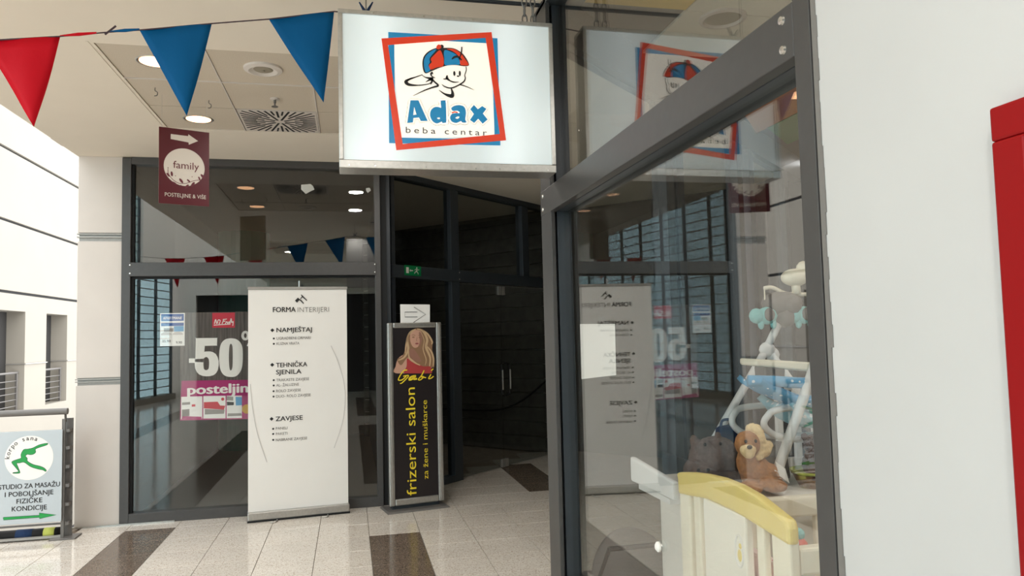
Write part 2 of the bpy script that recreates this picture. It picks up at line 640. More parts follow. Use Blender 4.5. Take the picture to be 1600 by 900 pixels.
def ceiling_field(y0, y1, grille):
    dy = (y1 - y0) / 3
    MB().box(PX0 - 0.05, PX1 + 0.05, y0 - 0.05, y1 + 0.05, CZ + 0.05, CZ + 0.3).done('plenum', M['dark'], ce)
    for a in range(3):
        for b in range(3):
            if grille and a == 1 and b == 2:
                continue
            g = MB()
            g.box(PX0 + TS * a + 0.004, PX0 + TS * (a + 1) - 0.004, y0 + dy * b + 0.004, y0 + dy * (b + 1) - 0.004, CZ + 0.006, CZ + 0.03)
            g.done('ceiling_tile', M['ctile'], ce)
    for a in (1, 2):
        MB().box(PX0 + TS * a - 0.006, PX0 + TS * a + 0.002, y0, y1, CZ + 0.001, CZ + 0.02).done('ceiling_trim', M['plaster'], ce)
    MB().box(PX0, PX1, y0 + dy - 0.006, y0 + dy + 0.006, CZ + 0.0005, CZ + 0.02).done('ceiling_trim', M['plaster'], ce)
    MB().box(PX0 - 0.035, PX0 - 0.022, y0 - 0.02, y1, CZ - 0.003, CZ + 0.01).done('ceiling_trim', M['ceil'], ce)
ceiling_field(PY0, PY1, True)
ceiling_field(QY0, QY1, False)
# thin dark strip on the ceiling by the head of the side shopfront
MB().box(0.3, 0.95, 3.47, 3.49, CZ - 0.012, CZ).done('ceiling_strip', M['anth2'], ce)
# ragged plaster fascia along the atrium edge
g = MB()
n = 60
for i in range(n):
    y0 = -8 + 15.2 * i / n
    y1 = -8 + 15.2 * (i + 1) / n
    g.box(XL - 0.004 - 0.006 * random.random(), XL, y0, y1, CZ + 0.012 * random.random(), CZ + 0.4)
g.done('ceiling_edge', M['plaster'], ce)

# ---- cream pier left of the shopfront
pier = structure('wall_left', 'cream plastered pier with two grey grooves beside the shopfront')
for (z0, z1) in ((0.0, 1.2), (1.262, 2.448), (2.522, 3.2)):
    MB().box(-2.3, -1.945, 7.02, 9.6, z0, z1).done('pier_block', M['plaster'], pier, bevel=0.004)
for (z0, z1) in ((1.2, 1.262), (2.448, 2.522)):
    MB().box(-2.292, -1.945, 7.035, 9.6, z0, z1).done('groove_back', M['steel2'], pier)
    MB().box(-2.304, -1.945, 7.012, 7.04, z1 - 0.016, z1 - 0.006).done('groove_profile', M['steel2'], pier)
    MB().box(-2.304, -1.945, 7.012, 7.04, (z0 + z1) / 2 - 0.006, (z0 + z1) / 2 + 0.004).done('groove_profile', M['steel2'], pier)

# ---- atrium wall opposite, with deep openings
aw = structure('wall_atrium', 'bright white atrium wall with thin grooves and deep openings')
AX = -7.2
def awall(y0, y1, z0, z1, nm='wall_panel'):
    MB().box(AX - 0.5, AX, y0, y1, z0, z1).done(nm, M['atrium'], aw)
bands = ((2.33, 2.70), (2.765, 4.24), (4.305, 5.80), (5.865, 7.2))
for (z0, z1) in bands:
    awall(2.0, 40, z0, z1)
MB().box(AX - 0.5, AX - 0.06, 2.0, 40, 2.5, 5.9).done('groove_back', M['rubber'], aw)
ops = [17.4 - 2.55 * k for k in range(5, -7, -1)]
awall(2.0, 40, -3.3, 0.12)
prev = 2.0
for y in ops:
    awall(prev, y, 0.12, 1.14, 'wall_pier')
    awall(prev, y, 1.16, 2.33, 'wall_pier')
    MB().box(AX - 0.5, AX + 0.03, prev - 0.02, y + 0.02, 1.14, 1.16).done('wall_ledge', M['steel2'], aw)
    prev = y + 1.35
    MB().box(AX - 0.46, AX - 0.38, y, y + 1.35, 0.12, 2.33).done('opening_back', M['dark'], aw)
awall(prev, 40, 0.12, 2.33)
g0 = None
def balcony(y):
    t = structure('trim_railing', 'small grey railing in a deep opening of the atrium wall', (AX - 0.12, y, 0.12))
    MB().tube([(0, 0.03, 0.84), (0, 1.32, 0.84)], 0.025, 8).done('handrail', M['rail'], t)
    for z in (0.1, 0.24, 0.38, 0.52, 0.66):
        MB().tube([(0, 0.03, z), (0, 1.32, z)], 0.011, 6).done('bar', M['rail'], t)
    MB().box(-0.02, 0.02, 1.22, 1.27, 0, 0.84).done('post', M['rail'], t)
    return t
for y in (9.75, 12.3, 14.85, 17.4, 19.95, 22.5):
    balcony(y)
# lower gallery edge seen under the railing
MB().box(-7.2, -2.34, 6.0, 40, -3.4, -3.2).done('floor_lower', M['dark'], None)['kind'] = 'structure'

# ---- end wall behind the viewpoint with a tall glass block window
ew = structure('wall_back', 'pale end wall with a tall glass block window')
EY = -8.2
for (x0, x1, z0, z1) in ((-4.95, 1.2, 2.87, 7.2), (-4.95, -4.25, -0.1, 2.87)):
    MB().box(x0, x1, EY - 0.3, EY, z0, z1).done('wall_panel', M['endwall'], ew)
MB().box(-4.3, 1.2, EY - 0.5, EY - 0.2, -0.1, 2.9).done('dark_recess', M['dark'], ew)
wb = structure('window_4', 'tall blue glass block window in dark bars', (-4.85, -7.94, 0), radians(100))
for k in range(9):
    x0 = 0.97 * k
    top = 3.6 if k < 2 else 5.4
    MB().box(x0 + 0.03, x0 + 0.94, -0.02, 0.02, 0.15, top).done('pane', M['block_glass'], wb)
    MB().box(x0 - 0.03, x0 + 0.03, -0.03, 0.03, 0.15, top).done('mullion', M['anth2'], wb)
    n = 16 if k < 2 else 24
    for j in range(n + 1):
        z = 0.15 + (top - 0.15) * j / n
        MB().box(x0 + 0.03, x0 + 0.94, -0.028, 0.012, z - 0.011, z + 0.011).done('glazing_bar', M['anth2'], wb)
MB().box(0.0, 1.94, -0.1, 0.1, 3.6, 7.2).done('wall_panel', M['endwall'], wb)
MB().box(-0.1, 9, -0.1, 0.25, -0.1, 0.15).done('sill', M['atrium'], wb)

# ---- white wall at the right, with a red framed opening
wr = structure('wall_right', 'smooth white wall beside the shop window')
g = MB()
for (y0, y1, z0, z1) in ((0.9, 1.322, 0, 3.2), (-8.2, 0.9, 1.86, 3.2), (-8.2, -0.3, 0, 1.86)):
    g.box(0.95, 1.12, y0, y1, z0, z1)
g.done('wall_panel', M['wallw'], wr)
g = MB()
for k in range(70):
    z = 3.2 * k / 70
    g.box(0.9475, 0.953, 1.318 - 0.006 * random.random(), 1.33, z, z + 3.2 / 70)
g.done('paint_edge', M['greyink'], wr, label='rough unpainted edge along the window frame')
for (y, z) in ((0.985, 1.12), (1.12, 0.95)):
    MB().lathe([(0.004, 0), (0.002, -0.0015)], (0.95, y, z), 8, 'x').done('plaster_chip', M['faint'], wr)
dr = structure('door_1', 'red lacquered door frame with dark glass in the white wall')
g = MB()
for (y0, y1, z0, z1) in ((0.838, 0.893, 0, 1.815), (-0.3, -0.245, 0, 1.815)):
    MB().box(0.925, 1.06, y0, y1, z0, z1).done('jamb', M['red'], dr, bevel=0.004)
MB().box(0.925, 1.06, -0.3, 0.893, 1.815, 1.866).done('head', M['red'], dr, bevel=0.004)
for (y0, y1, z0, z1) in ((0.818, 0.84, 0.06, 1.815), (-0.245, -0.2, 0.06, 1.815)):
    MB().box(0.955, 1.05, y0, y1, z0, z1).done('rebate', M['red'], dr, bevel=0.003)
MB().box(1.0, 1.008, -0.22, 0.825, 0.02, 1.815).done('pane', M['glass_r'], dr)
MB().box(1.06, 1.075, -0.29, 0.9, 0.0, 1.85).done('backing', M['dark'], dr)
g.bm.free()

# ---- shopfront facing the camera
w1 = structure('window_1', 'anthracite framed shopfront of dark glass facing the viewer')
for (x0, x1) in ((-1.945, -1.872), (0.237, 0.291)):
    MB().box(x0, x1, 7.0, 7.11, 0, 3.19).done('post', M['anth'], w1, bevel=0.003)
MB().box(-1.872, 0.237, 7.0, 7.11, 3.135, 3.2).done('head_rail', M['anth'], w1, bevel=0.003)
MB().box(-1.885, 0.25, 6.992, 7.10, 2.137, 2.259).done('transom', M['anth'], w1, bevel=0.003)
MB().box(-1.872, 0.237, 7.0, 7.11, 0, 0.088).done('sill_rail', M['anth'], w1, bevel=0.003)
MB().box(-1.872, -1.852, 7.03, 7.10, 0.088, 3.135).done('gasket', M['rubber'], w1)
MB().box(-1.852, 0.237, 7.03, 7.10, 2.118, 2.137).done('gasket', M['rubber'], w1)
MB().box(-1.856, 0.24, 7.052, 7.06, 2.255, 3.14).done('pane', M['glass_b'], w1)
MB().box(-1.856, 0.24, 7.052, 7.06, 0.08, 2.14).done('pane', M['glass_b'], w1)
for x in (-1.872, 0.237):
    for z in (2.162, 2.236):
        MB().lathe([(0.009, 0), (0.007, -0.004), (0.002, -0.005)], (x, 6.992, z), 12, 'y').done('screw', M['screw'], w1)
# corner between the shopfront and the entry screen
MB().box(0.291, 0.345, 7.03, 7.3, 0, 3.2).done('corner_post', M['rubber'], w1)
MB().box(0.34, 0.385, 7.1, 7.32, 0, 3.2).done('corner_post', M['anth2'], w1)

# ---- dark shop behind that front
sb = structure('wall_shop', 'dark closed shop behind the front glass')
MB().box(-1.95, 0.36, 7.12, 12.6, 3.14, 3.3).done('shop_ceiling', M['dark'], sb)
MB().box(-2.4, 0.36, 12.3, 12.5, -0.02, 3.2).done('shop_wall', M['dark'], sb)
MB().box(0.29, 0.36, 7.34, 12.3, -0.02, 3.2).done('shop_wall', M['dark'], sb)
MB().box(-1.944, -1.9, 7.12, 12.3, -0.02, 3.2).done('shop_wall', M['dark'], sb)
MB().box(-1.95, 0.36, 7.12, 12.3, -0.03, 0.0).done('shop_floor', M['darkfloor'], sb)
MB().lathe([(0.36, 0), (0.36, 3.14)], (-1.52, 11.5, 0), 32).done('round_column', M['greencol'], sb, smooth=False, label='dark green round column inside the shop')

# ---- angled entry screen with a double glass door
EA = math.atan2(9.139 - 7.324, 2.417 - 0.404)
ws = structure('door_2', 'dark angled entry screen with a pair of frameless glass doors', (0.404, 7.324, 0), EA)
for (x0, x1) in ((-0.02, 0.03), (0.885, 1.02)):
    MB().box(x0, x1, -0.03, 0.07, 0, 3.14).done('post', M['anth2'], ws, bevel=0.003)
MB().box(2.25, 2.385, -0.03, 0.07, 2.26, 3.14).done('post', M['anth2'], ws, bevel=0.003)
MB().box(-0.03, 3.3, -0.04, 0.08, 3.14, 3.2).done('head_rail', M['anth2'], ws, bevel=0.003)
MB().box(-0.03, 3.3, -0.045, 0.08, 2.138, 2.264).done('transom', M['anth2'], ws, bevel=0.003)
MB().box(0.03, 0.885, -0.03, 0.07, 0, 0.07).done('sill_rail', M['anth2'], ws, bevel=0.003)
for (x0, x1, z0, z1) in ((0.03, 0.885, 2.264, 3.14), (1.02, 2.25, 2.264, 3.14), (2.385, 3.3, 2.264, 3.14), (0.03, 0.885, 0.07, 2.138)):
    MB().box(x0, x1, 0.02, 0.028, z0, z1).done('pane', M['glass_p'], ws)
for (x0, x1, hx) in ((1.03, 1.826, -1), (1.834, 2.72, 1)):
    lf = MB().box(x0, x1, 0.015, 0.025, 0.015, 2.12).done('door_leaf', M['glass_p'], ws)
    xm = 1.83 + hx * 0.035
    MB().box(xm - 0.025, xm + 0.025, -0.005, 0.04, 2.02, 2.12).done('patch_fitting', M['steel2'], lf)
    MB().box(xm - 0.025, xm + 0.025, -0.005, 0.04, 0.01, 0.1).done('patch_fitting', M['steel2'], lf)
    xh = 1.83 + hx * 0.075
    MB().tube([(1.83 + hx * 0.02, -0.02, 1.215), (xh, -0.03, 1.2), (xh, -0.03, 0.85), (1.83 + hx * 0.02, -0.02, 0.835)], 0.014, 8).done('handle', M['rubber'], lf)
    MB().tube([(xh, -0.045, 1.14), (xh, -0.045, 0.91)], 0.009, 8).done('handle_grip', M['steel2'], lf)
MB().box(2.73, 3.3, 0.015, 0.025, 0.015, 2.12).done('pane', M['glass_p'], ws)
for z in (2.165, 2.238):
    MB().lathe([(0.009, 0), (0.006, -0.004)], (1.0, -0.045, z), 10, 'y').done('screw', M['steel2'], ws)

# ---- block wall behind the entry screen
bw = structure('wall_passage', 'dark split block wall in the passage behind the entry doors', (2.62, 9.35, 0), radians(132))
MB().box(-0.1, 3.6, -0.3, -0.02, 0, 3.2).done('mortar_bed', M['mortar'], bw)
ch = 0.1915
for k in range(17):
    j = 0.012
    o = MB().box(-0.1, 3.6, -0.03, 0.0 + 0.006 * random.random(), ch * k + (0.004 if k else 0), min(3.2, ch * (k + 1) - 0.004)).done('block_course', M['block'], bw)
MB().tube(smooth_line([(0.1, 0.03, 0.95), (0.6, 0.03, 0.62), (1.2, 0.03, 0.5), (2.6, 0.03, 0.52)]), 0.012, 6).done('cable', M['rubber'], bw)
# closing wall and floor of the passage
pw = structure('wall_entry', 'dark wall closing the entry passage')
MB().hexa([(2.75, 9.55, 0), (3.7, 9.55, 0), (5.0, 7.8, 0), (4.6, 7.6, 0), (2.75, 9.55, 3.2), (3.7, 9.55, 3.2), (5.0, 7.8, 3.2), (4.6, 7.6, 3.2)]).done('wall_panel', M['dark'], pw)
MB().box(0.37, 4.4, 11.6, 11.8, -0.02, 3.2).done('wall_panel', M['dark'], pw)
MB().box(4.55, 4.75, 6.3, 7.9, -0.02, 3.2).done('wall_panel', M['dark'], pw)

# ---- shop window on the right
w3 = structure('window_2', 'anthracite framed side shop window running towards the viewer')
fp = MB().box(0.948, 0.968, 3.383, 3.562, 0, 3.19).done('post', M['anth'], w3, bevel=0.002)
MB().box(0.984, 1.056, 3.40, 3.57, 0, 3.19).done('post', M['anth2'], w3, bevel=0.002)
MB().box(0.965, 0.99, 3.43, 3.56, 0, 3.18).done('gasket', M['rubber'], w3)
MB().box(0.948, 1.06, 1.337, 1.394, 0, 3.19).done('post', M['anth'], w3, bevel=0.002)
MB().box(0.946, 0.984, 1.392, 3.562, 2.137, 2.259).done('transom', M['anth'], w3, bevel=0.003)
MB().box(0.99, 1.08, 1.394, 3.41, 2.14, 2.256).done('transom_back', M['anth2'], w3, bevel=0.003)
MB().box(0.98, 0.995, 1.394, 3.41, 2.15, 2.25).done('gasket', M['rubber'], w3)
MB().box(0.948, 1.14, 1.337, 3.64, 3.165, 3.25).done('head_rail', M['anth2'], w3, bevel=0.003)
MB().box(0.948, 1.06, 1.394, 3.40, 0, 0.09).done('sill_rail', M['anth'], w3, bevel=0.003)
MB().box(1.014, 1.02, 1.394, 3.405, 0.09, 2.145).done('pane', M['glass_a'], w3)
MB().box(1.0, 1.006, 1.394, 3.405, 2.25, 3.17).done('pane', M['glass_a'], w3)
for y in (1.43, 3.52):
    for z in (2.165, 2.232):
        MB().lathe([(0.011, 0), (0.009, -0.005), (0.003, -0.006)], (0.946, y, z), 14, 'x').done('screw', M['screw'], w3)
# second, angled face of that shop
w5 = structure('window_3', 'angled rear shopfront with paired blue-grey posts', (1.06, 3.56, 0), math.atan2(0.669, 0.743))
for s in (1.17, 1.34, 2.56, 2.86, 3.9):
    MB().box(s, s + 0.12, -0.06, 0.04, 0, 3.03).done('post', M['anth2'], w5, bevel=0.003)
MB().box(0.02, 4.6, -0.06, 0.06, 3.03, 3.27).done('head_rail', M['anth'], w5, bevel=0.003)
MB().box(0.02, 4.6, -0.06, 0.06, 0, 0.09).done('sill_rail', M['anth'], w5, bevel=0.003)
for (a, b) in ((0.03, 1.17), (1.46, 2.56), (2.98, 3.9)):
    MB().box(a, b, -0.003, 0.003, 0.09, 3.03).done('pane', M['glass_p'], w5)

# ---- inside that shop
s2 = structure('wall_shop_right', 'beige back walls of the baby shop')
MB().box(4.5, 4.7, -0.8, 6.3, -0.02, 3.3).done('wall_panel', M['shopwall'], s2)
MB().box(1.12, 4.6, -0.9, -0.7, -0.02, 3.3).done('wall_panel', M['shopwall'], s2)
sc = structure('ceiling_shop', 'white tiled ceiling of the baby shop with a round vent')
g = MB()
g.hexa([(0.955, -0.8, 3.255), (4.6, -0.8, 3.255), (4.6, 7.05, 3.255), (0.955, 3.68, 3.255), (0.955, -0.8, 3.4), (4.6, -0.8, 3.4), (4.6, 7.05, 3.4), (0.955, 3.68, 3.4)])
g.done('ceiling_slab', M['greyink'], sc)
for a in range(6):
    for b in range(12):
        x0, y0 = 1.15 + 0.6 * a, -0.7 + 0.6 * b
        if y0 + 0.6 > 3.5 + 0.9 * (x0 - 1.06):
            continue
        MB().box(x0 + 0.004, x0 + 0.596, y0 + 0.004, y0 + 0.596, 3.235, 3.25).done('ceiling_tile', M['yellowceil' if (a == 0 and b >= 6) else 'shopceil'], sc)
for (pts, m, lab) in (([(2.75, 4.75), (2.95, 4.3), (3.32, 4.72), (3.32, 5.45)], 'orange', 'orange painted ceiling panel'), ([(3.33, 5.3), (3.33, 4.74), (3.8, 5.2), (3.8, 5.75)], 'greenpaint', 'green painted ceiling panel')):
    MB().hexa([(x, y, 3.17) for (x, y) in pts] + [(x, y, 3.234) for (x, y) in pts]).done('ceiling_panel', M[m], sc, label=lab)

# ================================================================== SIGNS AND PRINT
# ---- the lit box sign
sg = thing('lightbox_sign', 'white backlit box sign with a capped child emblem hung from the ceiling', 'sign', (0.445, 3.2, 2.28))
W2 = 0.482
MB().box(-W2 + 0.012, W2 - 0.012, 0.012, 0.125, 0.02, 0.688).done('housing', M['steel'], sg, bevel=0.002)
MB().box(-W2, W2, -0.006, 0.13, 0.0, 0.036).done('frame', M['steel'], sg, bevel=0.003, label='brushed metal bottom profile')
MB().box(-W2, W2, -0.006, 0.13, 0.68, 0.699).done('frame', M['steel'], sg, bevel=0.003)
for s in (-1, 1):
    MB().box(s * W2 - (0.019 if s > 0 else 0), s * W2 + (0.019 if s < 0 else 0), -0.006, 0.13, 0.036, 0.68).done('frame', M['steel'], sg, bevel=0.003)
face = MB().box(-W2 + 0.017, W2 - 0.017, 0.0, 0.01, 0.034, 0.682).done('face_panel', M['sign_face'], sg)
for k in range(9):
    x = -0.44 + 0.11 * k
    MB().lathe([(0.004, 0), (0.003, -0.003)], (x, -0.006, 0.011), 8, 'y').done('screw', M['screw'], sg)
    if k % 2:
        MB().lathe([(0.004, 0), (0.003, -0.003)], (x, -0.006, 0.69), 8, 'y').done('screw', M['screw'], sg)
def bar_frame(name, outer, w, m, y):
    c = Vector((sum(p[0] for p in outer) / 4, sum(p[1] for p in outer) / 4))
    g = MB()
    inner = []
    for p in outer:
        d = Vector(p) - c
        inner.append(tuple(Vector(p) - Vector((math.copysign(w, d.x), math.copysign(w, d.y)))))
    for i in range(4):
        j = (i + 1) % 4
        g.poly([outer[i], outer[j], inner[j], inner[i]], y)
    g.done(name, m, face)
wp = [(-0.2965, 0.5783), (0.196, 0.6394), (0.2513, 0.1435), (-0.2391, 0.0832)]
MB().poly([(-0.245, 0.5625), (0.1795, 0.6067), (0.2008, 0.1628), (-0.2177, 0.1352)], -0.0008).done('emblem_ground', M['sign_warm'], face)
bar_frame('blue_square', [(-0.2666, 0.6095), (0.223, 0.6127), (0.2248, 0.1192), (-0.2695, 0.1139)], 0.026, M['lit_blue'], -0.0012)
bar_frame('red_square', wp, 0.028, M['lit_red'], -0.002)
# capped child emblem
EB = -0.0026
e = MB()
cap_out = closed_line([(-0.1089, 0.4325), (-0.1193, 0.468), (-0.1143, 0.5043), (-0.094, 0.5303), (-0.0628, 0.5481), (-0.0427, 0.5516), (-0.0227, 0.5528), (0.022, 0.5533), (0.0576, 0.5349), (0.0774, 0.511), (0.0883, 0.4888), (0.0871, 0.4773), (0.0654, 0.4738), (0.0295, 0.4773), (-0.0063, 0.4734), (-0.0421, 0.461), (-0.0778, 0.4441)], 4)
e.poly(cap_out, EB)
e.done('cap_outline', M['lit_black'], face)
def patch(nm, pts, m, y):
    MB().poly(closed_line(pts, 4), y).done(nm, m, face)
patch('cap_panel', [(-0.1053, 0.4372), (-0.1127, 0.4683), (-0.1095, 0.5001), (-0.0919, 0.5246), (-0.0651, 0.5425), (-0.0576, 0.5402), (-0.0857, 0.5037), (-0.086, 0.4834), (-0.0929, 0.4694), (-0.0865, 0.4563), (-0.0867, 0.445)], M['lit_blue'], EB - 0.0004)
patch('cap_panel', [(-0.0844, 0.4496), (-0.0898, 0.4696), (-0.078, 0.4838), (-0.0813, 0.4994), (-0.0632, 0.5209), (-0.0407, 0.5413), (-0.0299, 0.5229), (-0.0237, 0.496), (-0.0287, 0.4685), (-0.0554, 0.4616)], M['lit_red'], EB - 0.0004)
patch('cap_panel', [(-0.0188, 0.4745), (-0.0213, 0.5052), (-0.0231, 0.5278), (-0.0175, 0.5427), (0.0039, 0.5385), (0.0305, 0.5265), (0.0436, 0.509), (0.0476, 0.481), (0.0206, 0.4786)], M['lit_blue'], EB - 0.0004)
patch('cap_panel', [(0.0502, 0.4802), (0.048, 0.5024), (0.0372, 0.5246), (0.0129, 0.5413), (-0.0094, 0.5477), (0.022, 0.5496), (0.0531, 0.5324), (0.0728, 0.5062), (0.0855, 0.4877), (0.0835, 0.4785), (0.0655, 0.4775)], M['lit_red'], EB - 0.0004)
patch('cap_button', [(-0.056, 0.5553), (-0.0469, 0.5663), (-0.0359, 0.5624), (-0.0352, 0.552), (-0.0451, 0.5446), (-0.0539, 0.5463)], M['lit_red'], EB - 0.0006)
MB().disc((-0.0315, 0.5582), 0.0085, EB - 0.0003).done('cap_knot', M['lit_black'], face)
k = MB()
U = 0.00092
for pts, w in (
    ([(-0.12, 0.4252), (-0.1575, 0.4097), (-0.186, 0.3971), (-0.1926, 0.3878), (-0.1798, 0.3773), (-0.1405, 0.3761), (-0.0965, 0.3837), (-0.0809, 0.3935)], [3, 5, 9, 16, 12, 5, 4, 3]),
    ([(-0.12, 0.4252), (-0.1487, 0.4133), (-0.175, 0.4043), (-0.1873, 0.3948)], [3, 4, 5, 8]),
    ([(-0.1222, 0.4237), (-0.1092, 0.4145), (-0.0916, 0.4109), (-0.0785, 0.4071)], [2, 4, 9, 16]),
    ([(-0.1074, 0.3921), (-0.0918, 0.4019), (-0.0784, 0.4094), (-0.0718, 0.412)], [1, 7, 14, 5]),
    ([(-0.0855, 0.382), (-0.0796, 0.3936), (-0.0776, 0.4049)], [2, 8, 10]),
    ([(-0.0736, 0.4367), (-0.0816, 0.4317), (-0.0791, 0.4206), (-0.0642, 0.4137)], [12, 9, 5, 3]),
    ([(-0.0794, 0.4071), (-0.0655, 0.3943), (-0.0516, 0.3792), (-0.0747, 0.3704), (-0.1146, 0.3536), (-0.1631, 0.3276)], [8, 7, 9, 7, 5, 1]),
    ([(-0.0346, 0.3859), (-0.0215, 0.3762), (0.0052, 0.3708), (0.0367, 0.3837), (0.064, 0.4032), (0.0711, 0.4195), (0.0691, 0.433), (0.0763, 0.4562), (0.0753, 0.4721)], [2, 5, 6, 6, 6, 5, 4, 4, 4]),
    ([(0.048, 0.3888), (0.0815, 0.3791), (0.1119, 0.366)], [5, 4, 1]),
    ([(-0.0484, 0.36), (-0.0265, 0.3444), (-0.0044, 0.3364), (0.0098, 0.3358), (0.0128, 0.3485), (0.0073, 0.3686)], [2, 7, 14, 18, 12, 5]),
    ([(-0.0275, 0.4107), (-0.0164, 0.4113), (-0.0101, 0.4152)], [3, 6, 12]),
    ([(-0.0098, 0.4279), (-0.0109, 0.4152), (0.0013, 0.4045), (0.0191, 0.3986), (0.0415, 0.4007)], [5, 12, 6, 6, 2]),
    ([(0.0582, 0.5624), (0.0569, 0.5417), (0.0529, 0.5255), (0.0435, 0.5022)], [5, 6, 6, 3]),
    ([(0.0121, 0.5026), (0.0235, 0.5124), (0.0393, 0.5156), (0.0569, 0.5007)], [4, 10, 10, 6]),
):
    k.stroke(smooth_line(pts, 4), [v * 0.00105 for ww in zip(w, w[1:]) for v in [ww[0] + (ww[1] - ww[0]) * t / 4 for t in range(4)]] + [w[-1] * 0.00105], EB - 0.0008)
for (c, r, rz) in (((0.0221, 0.4382), 0.0052, 0.011), ((0.0467, 0.4396), 0.0048, 0.0125), ((0.0384, 0.4269), 0.006, 0.0035)):
    k.disc(c, r, EB - 0.0008, 14, rz)
k.done('child_line_drawing', M['lit_black'], face)
# the four big letters, drawn
def letter(nm, outer, holes=()):
    c = Vector((sum(p[0] for p in outer) / len(outer), sum(p[1] for p in outer) / len(outer)))
    g = MB()
    g.stroke(list(outer) + [outer[0]], 0.0185, EB)
    g.done(nm + '_outline', M['lit_grey'], face)
    g = MB()
    g.stroke(list(outer) + [outer[0]], 0.0165, EB - 0.0002)
    g.done(nm + '_border', M['sign_warm'], face)
    MB().poly(outer, EB - 0.0004).done(nm, M['lit_blue'], face)
    for h in holes:
        MB().poly(h, EB - 0.0006).done(nm + '_counter', M['sign_warm'], face)
letter('letter', [(-0.1743, 0.3075), (-0.1394, 0.3091), (-0.1002, 0.2178), (-0.1308, 0.2166), (-0.1384, 0.2319), (-0.1625, 0.2287), (-0.1649, 0.2086), (-0.1902, 0.2054)], [[(-0.1586, 0.2778), (-0.1491, 0.2448), (-0.1631, 0.242)]])
letter('letter', closed_line([(-0.0426, 0.3099), (-0.0426, 0.3108), (-0.0204, 0.3132), (-0.0183, 0.3065), (-0.0173, 0.2144), (-0.0191, 0.213), (-0.0356, 0.2114), (-0.0386, 0.2167), (-0.0599, 0.2082), (-0.0795, 0.2187), (-0.0892, 0.2429), (-0.0844, 0.2677), (-0.0674, 0.2818), (-0.0475, 0.2827), (-0.04, 0.2808)], 3), [closed_line([(-0.0586, 0.2329), (-0.0484, 0.2356), (-0.0454, 0.2299), (-0.0529, 0.2278)], 3)])
letter('letter', closed_line([(0.0057, 0.2805), (0.0237, 0.2926), (0.0484, 0.295), (0.0661, 0.2854), (0.071, 0.2608), (0.0673, 0.2312), (0.0728, 0.2179), (0.0535, 0.2171), (0.0469, 0.2228), (0.0267, 0.2138), (0.0059, 0.2198), (-0.0009, 0.2375), (0.0074, 0.2536), (0.0253, 0.2588), (0.0432, 0.2605), (0.0322, 0.269), (0.0121, 0.2682)], 3), [closed_line([(0.0226, 0.2362), (0.0339, 0.2434), (0.0419, 0.2415), (0.0337, 0.233)], 3)])
letter('letter', [(0.1078, 0.2995), (0.1255, 0.2803), (0.1453, 0.2957), (0.1645, 0.2838), (0.1477, 0.2617), (0.1689, 0.2353), (0.1458, 0.2149), (0.1259, 0.2367), (0.1074, 0.217), (0.0883, 0.2298), (0.1069, 0.2577), (0.0907, 0.2788)])
MB().stroke(smooth_line([(0.0075, 0.259), (0.0209, 0.2632), (0.0343, 0.2615)], 4), 0.006, EB - 0.0007).done('letter_accent', M['lit_red'], face)
pa, pb = (-0.1966, 0.1617), (0.1735, 0.1657)
text(face, 'lettering', 'beba centar', pa[0], pa[1], (pb[0] - pa[0]) * 0.975, 0.027, M['lit_grey'], EB, spacing=1.45)
# hanging chain links and tie
for x, z in ((0.36, 0.70), (0.40, 0.70)):
    ch_ = MB()
    for i in range(5):
        zc_ = z + 0.022 + 0.042 * i
        a = [(x + (0.011 * cos(t) if i % 2 == 0 else 0), 0.03 + (0.011 * cos(t) if i % 2 else 0), zc_ + 0.026 * sin(t)) for t in [2 * pi * q / 10 for q in range(10)]]
        ch_.tube(a, 0.0035, 6, closed=True)
    ch_.done('hanging_chain', M['rail'], sg)
MB().tube([(-0.36, 0.05, 0.699), (-0.36, 0.05, 0.925)], 0.003, 6).done('hanging_chain', M['rail'], sg)

# ---- bunting
bu = thing('bunting', 'string of red and blue plastic pennants tied to the box sign', 'bunting', (0.087, 3.3, 3.0))
def bl(x, z, y=3.3):
    return (x - 0.087, y - 3.3, z - 3.0)
line = [bl(0.935, 3.06, 3.43), bl(0.5, 3.0, 3.42), bl(0.22, 2.985, 3.42), bl(0.087, 3.02, 3.33), bl(-0.054, 3.01), bl(-0.333, 2.955), bl(-0.568, 2.919), bl(-0.855, 2.871), bl(-0.968, 2.855), bl(-1.157, 2.824), bl(-1.441, 2.787), bl(-1.69, 2.74), bl(-1.96, 2.715), bl(-2.2, 2.70), bl(-2.46, 2.70), bl(-2.9, 2.74), bl(-3.4, 2.84)]
MB().tube(line, 0.0028, 6).done('cord', M['cord'], bu)
def pennant(a, b, tip, m):
    me = bpy.data.meshes.new('pennant')
    A, B, T = Vector(a), Vector(b), Vector(tip)
    N = 9
    vs, fs, idx = [], [], {}
    for i in range(N + 1):
        for j in range(N + 1 - i):
            u, v = j / N, i / N
            p = A * (1 - u - v) + B * u + T * v
            s = (1 - u - v + 0.5 * v)
            p = p + Vector((0, 0.010 * sin(7 * u + 5 * v) * (0.3 + v) + 0.012 * v * sin(9 * s), 0))
            idx[(i, j)] = len(vs)
            vs.append(p)
    for i in range(N):
        for j in range(N - i):
            fs.append((idx[(i, j)], idx[(i, j + 1)], idx[(i + 1, j)]))
            if j < N - i - 1:
                fs.append((idx[(i, j + 1)], idx[(i + 1, j + 1)], idx[(i + 1, j)]))
    me.from_pydata(vs, [], fs)
    for p in me.polygons:
        p.use_smooth = True
    me.materials.append(m)
    o = bpy.data.objects.new('pennant', me)
    COL.objects.link(o)
    o.parent = bu
    so = o.modifiers.new('thick', 'SOLIDIFY')
    so.thickness = 0.0012
    o['label'] = 'red plastic pennant' if m is M['flag_red'] else 'blue plastic pennant'
fr, fb = M['flag_red'], M['flag_blue']
pennant(bl(-0.333, 2.955), bl(-0.054, 3.01), bl(-0.102, 2.585), fb)
